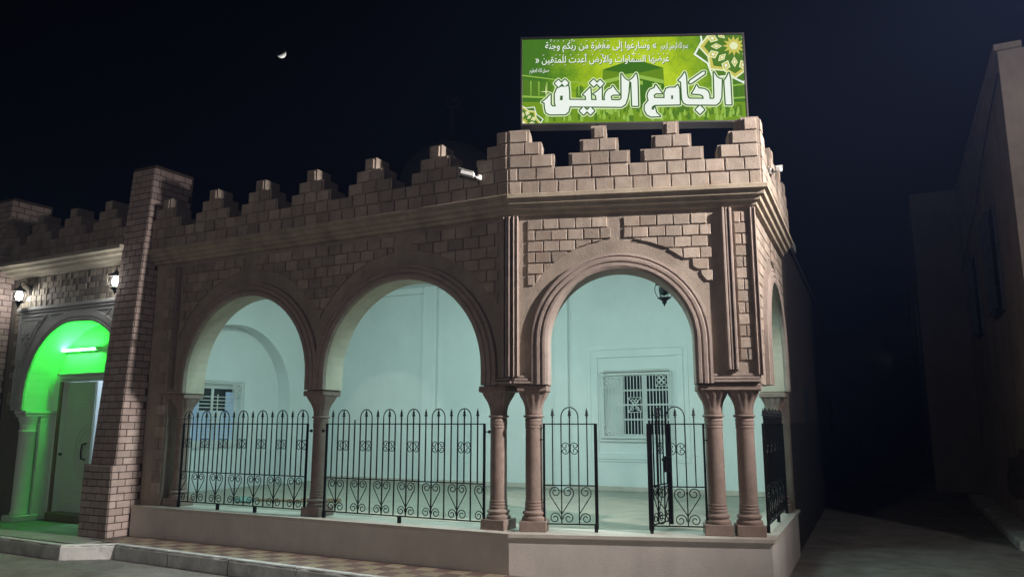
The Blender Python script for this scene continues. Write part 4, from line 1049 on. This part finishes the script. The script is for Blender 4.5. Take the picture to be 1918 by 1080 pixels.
verse(V1, (1024.5, 97.5), (1230, 92.0), 15); verse(V2, (1006, 123.5), (1253.5, 117.0), 15)
verse('\u0628\u0633\u0645 \u0627\u0644\u0644\u0647 \u0627\u0644\u0631\u062d\u0645\u0646 \u0627\u0644\u0631\u062d\u064a\u0645', (1238, 93.5), (1288, 91.0), 15, .006, 3.0); verse('\u0635\u062f\u0642 \u0627\u0644\u0644\u0647 \u0627\u0644\u0639\u0638\u064a\u0645', (995, 141.0), (1031, 139.8), 15, .006, 2.0)

# ------------------------------------------------------------------ lamps
def lantern_mesh_parts(W, par, lit=True):
    obj('lantern_cap', MB().lathe([(.012, .26), (.02, .245), (.03, .225), (.085, .19), (.10, .165), (.10, .155)], n=12), 'iron_dark', W, par)
    obj('lantern_base', MB().lathe([(.075, .0), (.08, -.012), (.05, -.03), (.025, -.05), (.03, -.065), (.012, -.085), (.004, -.11)], n=12), 'iron_dark', W, par)
    cg = MB()
    for k in range(6):
        a = 2*math.pi*k/6
        cg.tube([(.075*math.cos(a), .075*math.sin(a), 0), (.105*math.cos(a), .105*math.sin(a), .06), (.108*math.cos(a), .108*math.sin(a), .11), (.095*math.cos(a), .095*math.sin(a), .158)], .005, 5)
    obj('lantern_cage', cg, 'iron_dark', W, par)
    obj('lantern_bulb', MB().lathe([(.01, .02), (.035, .03), (.05, .06), (.052, .10), (.04, .135), (.01, .15)], n=14), 'lamp_white' if lit else 'glass', W, par, True)
def wall_lantern(u, z, label, power):
    W = FL @ Matrix.Translation((u, -.17, z))
    t = thing('wall_lantern', W, label, 'lantern', 'lit lanterns flanking the entrance')
    lantern_mesh_parts(W, t)
    obj('bracket', MB().tube([(0, 0, .25), (0, .0, .31), (0, .06, .33), (0, .14, .27), (0, .185, .22)], .01).cbox(-.04, .04, .165, .188, .12, .28, .005), 'iron_dark', W, t)
    l = bpy.data.lights.new('lantern_light', 'POINT'); l.energy = power; l.color = (1, .97, .92); l.shadow_soft_size = .06
    lo = link('lantern_light', l, W @ Matrix.Translation((0, -.13, .08)), t)
wall_lantern(-3.34, 3.44, 'lit iron wall lantern at the left end of the entrance wall', 7)
wall_lantern(-.92, 3.47, 'lit iron wall lantern half hidden behind the brick buttress', 7)
# unlit lantern hanging in the gateway
Wh = FT @ Matrix.Translation((1.66, 1.1, 2.98))
hl = thing('hanging_lantern', Wh, 'dark unlit iron lantern hanging inside the gateway arch', 'lantern')
lantern_mesh_parts(Wh, hl, False)
obj('chain', MB().tube([(0, 0, .26), (0, 0, 1.07)], .006, 5), 'iron_dark', Wh, hl)
# green tube over the door
Wg = FL @ Matrix.Translation((-2.5, dwz-.10, 2.665))
gtb = thing('tube_lamp', Wg, 'glowing green fluorescent tube above the entrance door', 'lamp')
obj('lamp_tube', MB().tube([(-.47, 0, 0), (.47, 0, 0)], .016, 10), 'tube_green', Wg, gtb)
obj('lamp_housing', MB().cbox(-.5, .5, .025, .07, -.025, .025, .004).cbox(-.5, -.472, -.02, .03, -.022, .022, .003).cbox(.472, .5, -.02, .03, -.022, .022, .003), 'white_metal', Wg, gtb)
# cool tubes inside the porch, on the inner face of the facade above the arches
def porch_tube(F, u, y, z, label, power, rz=0):
    W = F @ Matrix.Translation((u, y, z)) @ Matrix.Rotation(rz, 4, 'Z')
    t = thing('batten_lamp', W, label, 'lamp', 'porch batten lamps')
    obj('lamp_housing', MB().cbox(-.6, .6, -.05, .05, .03, .075, .004), 'white_metal', W, t)
    obj('lamp_tube', MB().tube([(-.58, 0, 0), (.58, 0, 0)], .018, 8), 'lamp_cool', W, t)
    l = bpy.data.lights.new('batten_light', 'AREA'); l.shape = 'RECTANGLE'; l.size = 1.15; l.size_y = .06; l.energy = power; l.color = (.64, 1, .955); l.spread = R(175)
    link('batten_light', l, W @ Matrix.Translation((0, 0, -.03)) @ Matrix.Rotation(R(20), 4, 'X'), t)
porch_tube(FL, 1.6, .75, 4.02, 'cool white batten lamp on the porch ceiling behind the left arch', 62)
porch_tube(FL, 4.1, .75, 4.02, 'cool white batten lamp on the porch ceiling behind the middle arch', 62)
porch_tube(FT, 1.2, .75, 4.02, 'cool white batten lamp on the porch ceiling behind the gateway arch', 69)
# room lamp beyond the door
Wr = FL @ Matrix.Translation((-2.5, dwz+1.5, 2.8))
rl = thing('room_lamp', Wr, 'cold white ceiling lamp in the room behind the entrance door', 'lamp')
obj('lamp_bowl', MB().lathe([(.01, -.05), (.10, -.03), (.14, .0), (.14, .08)], n=20), 'lamp_cool', Wr, rl, True)
l = bpy.data.lights.new('room_light', 'POINT'); l.energy = 28; l.color = (.66, .80, 1); l.shadow_soft_size = .12
link('room_light', l, Wr @ Matrix.Translation((0, 0, -.2)), rl)
Wm = FL @ Matrix.Translation((-2.0, dwz+1.0, 0))
dk = thing('desk', Wm, 'white desk just inside the entrance door', 'desk')
obj('desk_top', MB().cbox(-.2, .5, -.25, .25, .70, .74, .005), 'white_paint', Wm, dk)
for x in (-.16, .46):
    for yy in (-.2, .2): obj('leg', MB().cbox(x-.02, x+.02, yy-.02, yy+.02, .02, .70, .003), 'white_paint', Wm, dk)
mo = thing('computer_monitor', Wm @ Matrix.Translation((0, 0, .741)), 'black computer monitor with a green screen on the desk', 'monitor')
obj('screen', MB().box(-.17, .17, -.012, -.006, .10, .30), 'screen_green', WM[mo], mo)
obj('screen_frame', MB().cbox(-.19, .19, -.005, .02, .08, .32, .005), 'black_plastic', WM[mo], mo); obj('stand', MB().cbox(-.08, .08, -.06, .06, 0, .012, .003).cbox(-.015, .015, 0, .02, .012, .12, .003), 'black_plastic', WM[mo], mo)

# street lamps: one stands just right of the view and lights the corner, one far behind on the left gives the weak front light
def street_lamp(head, aim, foot, label, power, size, blend, colr, visor=True, tilt=15):
    SLP, AIM = Vector(head), Vector(aim); Ws = T4(foot[0], foot[1], -.18)
    st = thing('street_lamp', Ws, label, 'street lamp', 'street lamps')
    H = SLP.z + .30
    obj('post', MB().lathe([(.10, 0), (.10, .3), (.065, .34), (.045, H)], n=16), 'sign_metal', Ws, st, True)
    dx = Vector((SLP.x-foot[0], SLP.y-foot[1], 0))
    obj('arm', MB().tube([Vector((0, 0, H-.1)), dx*.45 + Vector((0, 0, H+.12)), dx + Vector((0, 0, H+.10))], .03, 8), 'sign_metal', Ws, st)
    qd = (AIM-SLP).normalized()
    Wl = Matrix.Translation(SLP) @ qd.to_track_quat('-Z', 'Y').to_matrix().to_4x4()
    if visor: obj('visor', MB().box(-.45, .45, -.6, .6, .0, .02), 'sign_metal', Matrix.Translation(SLP) @ Matrix.Rotation(math.atan2(qd.y, qd.x), 4, 'Z') @ Matrix.Rotation(R(tilt), 4, 'Y') @ Matrix.Translation((.45, 0, .05)), st)
    obj('lamp_head', MB().cbox(-.16, .16, -.22, .22, .03, .12, .02), 'sign_metal', Wl, st); obj('lamp_panel', MB().box(-.12, .12, -.18, .18, .02, .029), 'street_led', Wl, st)
    l = bpy.data.lights.new('street_light', 'SPOT'); l.energy = power; l.color = colr; l.spot_size = R(size); l.spot_blend = blend; l.shadow_soft_size = .10
    link('street_light', l, Wl, st)
street_lamp((8.0, 4.0, 6.9), (-5.2, 9.9, 2.6), (9.4, 3.0), 'steel street lamp on a tall post across from the porch corner', 10800, 72, .9, (1, .92, .87))
street_lamp((-8, -9, 5.7), (-.6, 8.5, 1.2), (-9.4, -9.6), 'steel street lamp across the street facing the mosque front', 1060, 78, 1.0, (1, .90, .82), True, 0)

# ------------------------------------------------------------------ security cameras
def sec_cam(F, u, y, z, yaw, label, s=1.0):
    W = F @ Matrix.Translation((u, y, z))
    t = thing('security_camera', W, label, 'camera', 'white bullet cameras on the parapet')
    obj('mount', MB().tube([(0, 0, .0), (0, -.05, -.005), (-.03, -.09, .0)], .018*s, 8).lathe([(.035*s, -.035*s), (.04*s, 0), (.035*s, .035*s)], 0, -.01, 12), 'white_metal', W, t, True)
    Wb = W @ Matrix.Translation((-.03, -.095, .01)) @ Matrix.Rotation(yaw, 4, 'Z') @ Matrix.Rotation(R(16), 4, 'Y')
    obj('camera_body', MB().cbox(-.19*s, .02*s, -.035*s, .035*s, -.035*s, .035*s, .012), 'white_metal', Wb, t)
    obj('sun_hood', MB().cbox(-.215*s, .0, -.042*s, .042*s, .037*s, .045*s, .003), 'white_metal', Wb, t)
    obj('lens', MB().tube([(-.197*s, 0, 0), (-.188*s, 0, 0)], .026*s, 12), 'black_plastic', Wb, t)
    return t, W
t1, Wc = sec_cam(FL, 5.27, -.142, 4.20, R(24), 'white bullet security camera on the parapet left of the tower corner', .8)
obj('junction_box', MB().cbox(-.045, .055, .0, .05, .13, .21, .005).tube([(.0, .0, .02), (.0, .0, .14)], .008, 6), 'cornice_stone', Wc, t1)
sec_cam(FR, .62, -.142, 4.30, R(180), 'white bullet security camera on the alley side parapet', .9)

# ------------------------------------------------------------------ alley houses
def house_box(name, pts, z1, mat, label, z0=-.2):
    h = thing(name, T4(pts[0][0], pts[0][1], -.18), label, 'house')
    obj('wall', MB().slab(pts, z0, z1), mat, I4, h); return h
RH0 = Vector((7.1, 10.46)); rd_ = Vector((.4395, .8982)); rf_ = Vector((.8982, -.4395))
rh = house_box('alley_house', [tuple(RH0), tuple(RH0+rf_*7), tuple(RH0+rf_*7+rd_*8.28), tuple(RH0+rd_*8.28)], 6.85, 'house_plaster', 'tall plastered house with peeling walls and a barred window right of the alley')
FH = T4(RH0.x, RH0.y, 0, math.atan2(rd_.y, rd_.x))           # x along the alley, -y outwards? set below
FHs = T4(RH0.x, RH0.y, 0, math.atan2(rd_.y, rd_.x))
# alley side of this house: outward normal is +90 degrees from rd_, so outward = +y
obj('roof_edge', MB().cbox(-.05, 8.2, -.3, .05, 6.851, 6.95, .01), 'house_plaster', FHs, rh)
obj('base_step', MB().cbox(.1, 8.0, .005, .38, -.2, -.06, .02), 'kerb_concrete', FHs, rh)
def alley_window(F, u, w, z0, z1, par, y=.004):
    wd = obj('window', MB().box(u, u+w, y-.09, y+.004, z0, z1), 'dark_room', F, par)
    mb = MB()
    for a, b, c, d in ((u-.05, u+w+.05, z1, z1+.05), (u-.05, u+w+.05, z0-.05, z0), (u-.05, u, z0, z1), (u+w, u+w+.05, z0, z1)): mb.cbox(a, b, y, y+.05, c, d, .004)
    obj('window_frame', mb, 'shutter_blue', F, wd)
    gb = MB(); n = 6
    for k in range(n+1): gb.tube([(u+w*k/n, y+.12, z0), (u+w*k/n, y+.12, z1)], .01, 5)
    for k in range(6): z = z0+(z1-z0)*k/5; gb.tube([(u, y+.004, z), (u, y+.12, z), (u+w, y+.12, z), (u+w, y+.004, z)], .01, 5)
    obj('window_bars', gb, 'shutter_blue', F, wd)
alley_window(FHs, 2.0, 1.15, 3.35, 5.0, rh); alley_window(FHs, 5.2, .9, 3.3, 4.8, rh)
# patches where the plaster has come away
for cx, cz, sx, sz in ((1.6, .75, 1.5, .42), (3.3, .55, .9, .35), (.2, .9, .5, .5)):
    n = 26; poly = []
    for k in range(n):
        a = 2*math.pi*k/n; rr = 1 + .16*math.sin(3*a+cx) + .09*math.sin(7*a+cz) + random.uniform(-.04, .04); poly.append((cx + sx*rr*math.cos(a), max(-.05, cz + sz*rr*math.sin(a))))
    obj('bare_patch', MB().prism(poly, -.01, .004), 'peeled', FHs, rh)
obj('cable', MB().tube([(-.02, .03, 6.5), (1.5, .05, 6.2), (4, .05, 5.6), (8, .06, 5.0)], .012, 5), 'black_plastic', FHs, rh)
h2o = Vector((10.6, 19.75))
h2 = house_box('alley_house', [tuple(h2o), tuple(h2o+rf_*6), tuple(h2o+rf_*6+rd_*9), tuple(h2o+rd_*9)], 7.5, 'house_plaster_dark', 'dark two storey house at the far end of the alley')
FH2 = T4(h2o.x, h2o.y, 0, math.atan2(rd_.y, rd_.x)); alley_window(FH2, 1.5, 1.1, 3.2, 4.7, h2)
# left side of the alley: lower house joined to the porch
nh = thing('neighbour_house', FR @ Matrix.Translation((RL+.3, 0, -.18)), 'low plain house with a dark dado, adjoining the porch on the alley', 'house')
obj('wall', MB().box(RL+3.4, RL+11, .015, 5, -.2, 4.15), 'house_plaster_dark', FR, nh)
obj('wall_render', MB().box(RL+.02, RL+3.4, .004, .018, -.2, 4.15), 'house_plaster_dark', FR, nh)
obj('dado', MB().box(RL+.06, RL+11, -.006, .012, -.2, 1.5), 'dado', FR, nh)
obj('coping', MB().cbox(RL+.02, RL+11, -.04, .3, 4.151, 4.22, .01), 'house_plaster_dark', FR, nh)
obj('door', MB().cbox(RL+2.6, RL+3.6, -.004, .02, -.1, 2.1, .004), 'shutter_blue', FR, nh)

h3o = Vector((9.0, 27.5))
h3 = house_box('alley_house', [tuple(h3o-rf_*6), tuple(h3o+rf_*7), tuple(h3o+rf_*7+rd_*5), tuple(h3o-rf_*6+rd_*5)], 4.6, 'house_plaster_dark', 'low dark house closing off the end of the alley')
FH3 = T4(h3o.x, h3o.y, 0, math.atan2(rf_.y, rf_.x)); alley_window(T4(h3o.x, h3o.y, 0, math.atan2(-rf_.y, -rf_.x)), -2.2, 1.0, 1.3, 2.6, h3)
# ------------------------------------------------------------------ the moon
md = Vector((527-959, 1437, -(100-540))); pit = R(9.95)
dirm = Vector((md.x, md.y*math.cos(pit)-md.z*math.sin(pit), md.y*math.sin(pit)+md.z*math.cos(pit))).normalized()
mp = Vector((0, 0, 1.5)) + dirm*900
mo_ = obj('moon', MB().lathe([(5.0*math.sin(math.pi*k/24)+.001, -5.0*math.cos(math.pi*k/24)) for k in range(25)], n=48), 'moon_rock', Matrix.Translation(mp), None, True)
tag(mo_, 'bright crescent moon low in the black night sky', 'moon')

# ------------------------------------------------------------------ night haze, lit by the lamps
mh = bpy.data.materials.new('haze'); mh.use_nodes = True; nt = mh.node_tree; nt.nodes.clear()
pv = nt.nodes.new('ShaderNodeVolumePrincipled'); pv.inputs['Color'].default_value = (.32, .46, 1, 1); pv.inputs['Density'].default_value = HAZE; pv.inputs['Anisotropy'].default_value = .3
om = nt.nodes.new('ShaderNodeOutputMaterial'); nt.links.new(pv.outputs[0], om.inputs['Volume']); MATS['haze'] = mh
hz = obj('haze', MB().box(-405, 405, -405, 425, -1.6, 12.0), 'haze', I4); hz['kind'] = 'stuff'
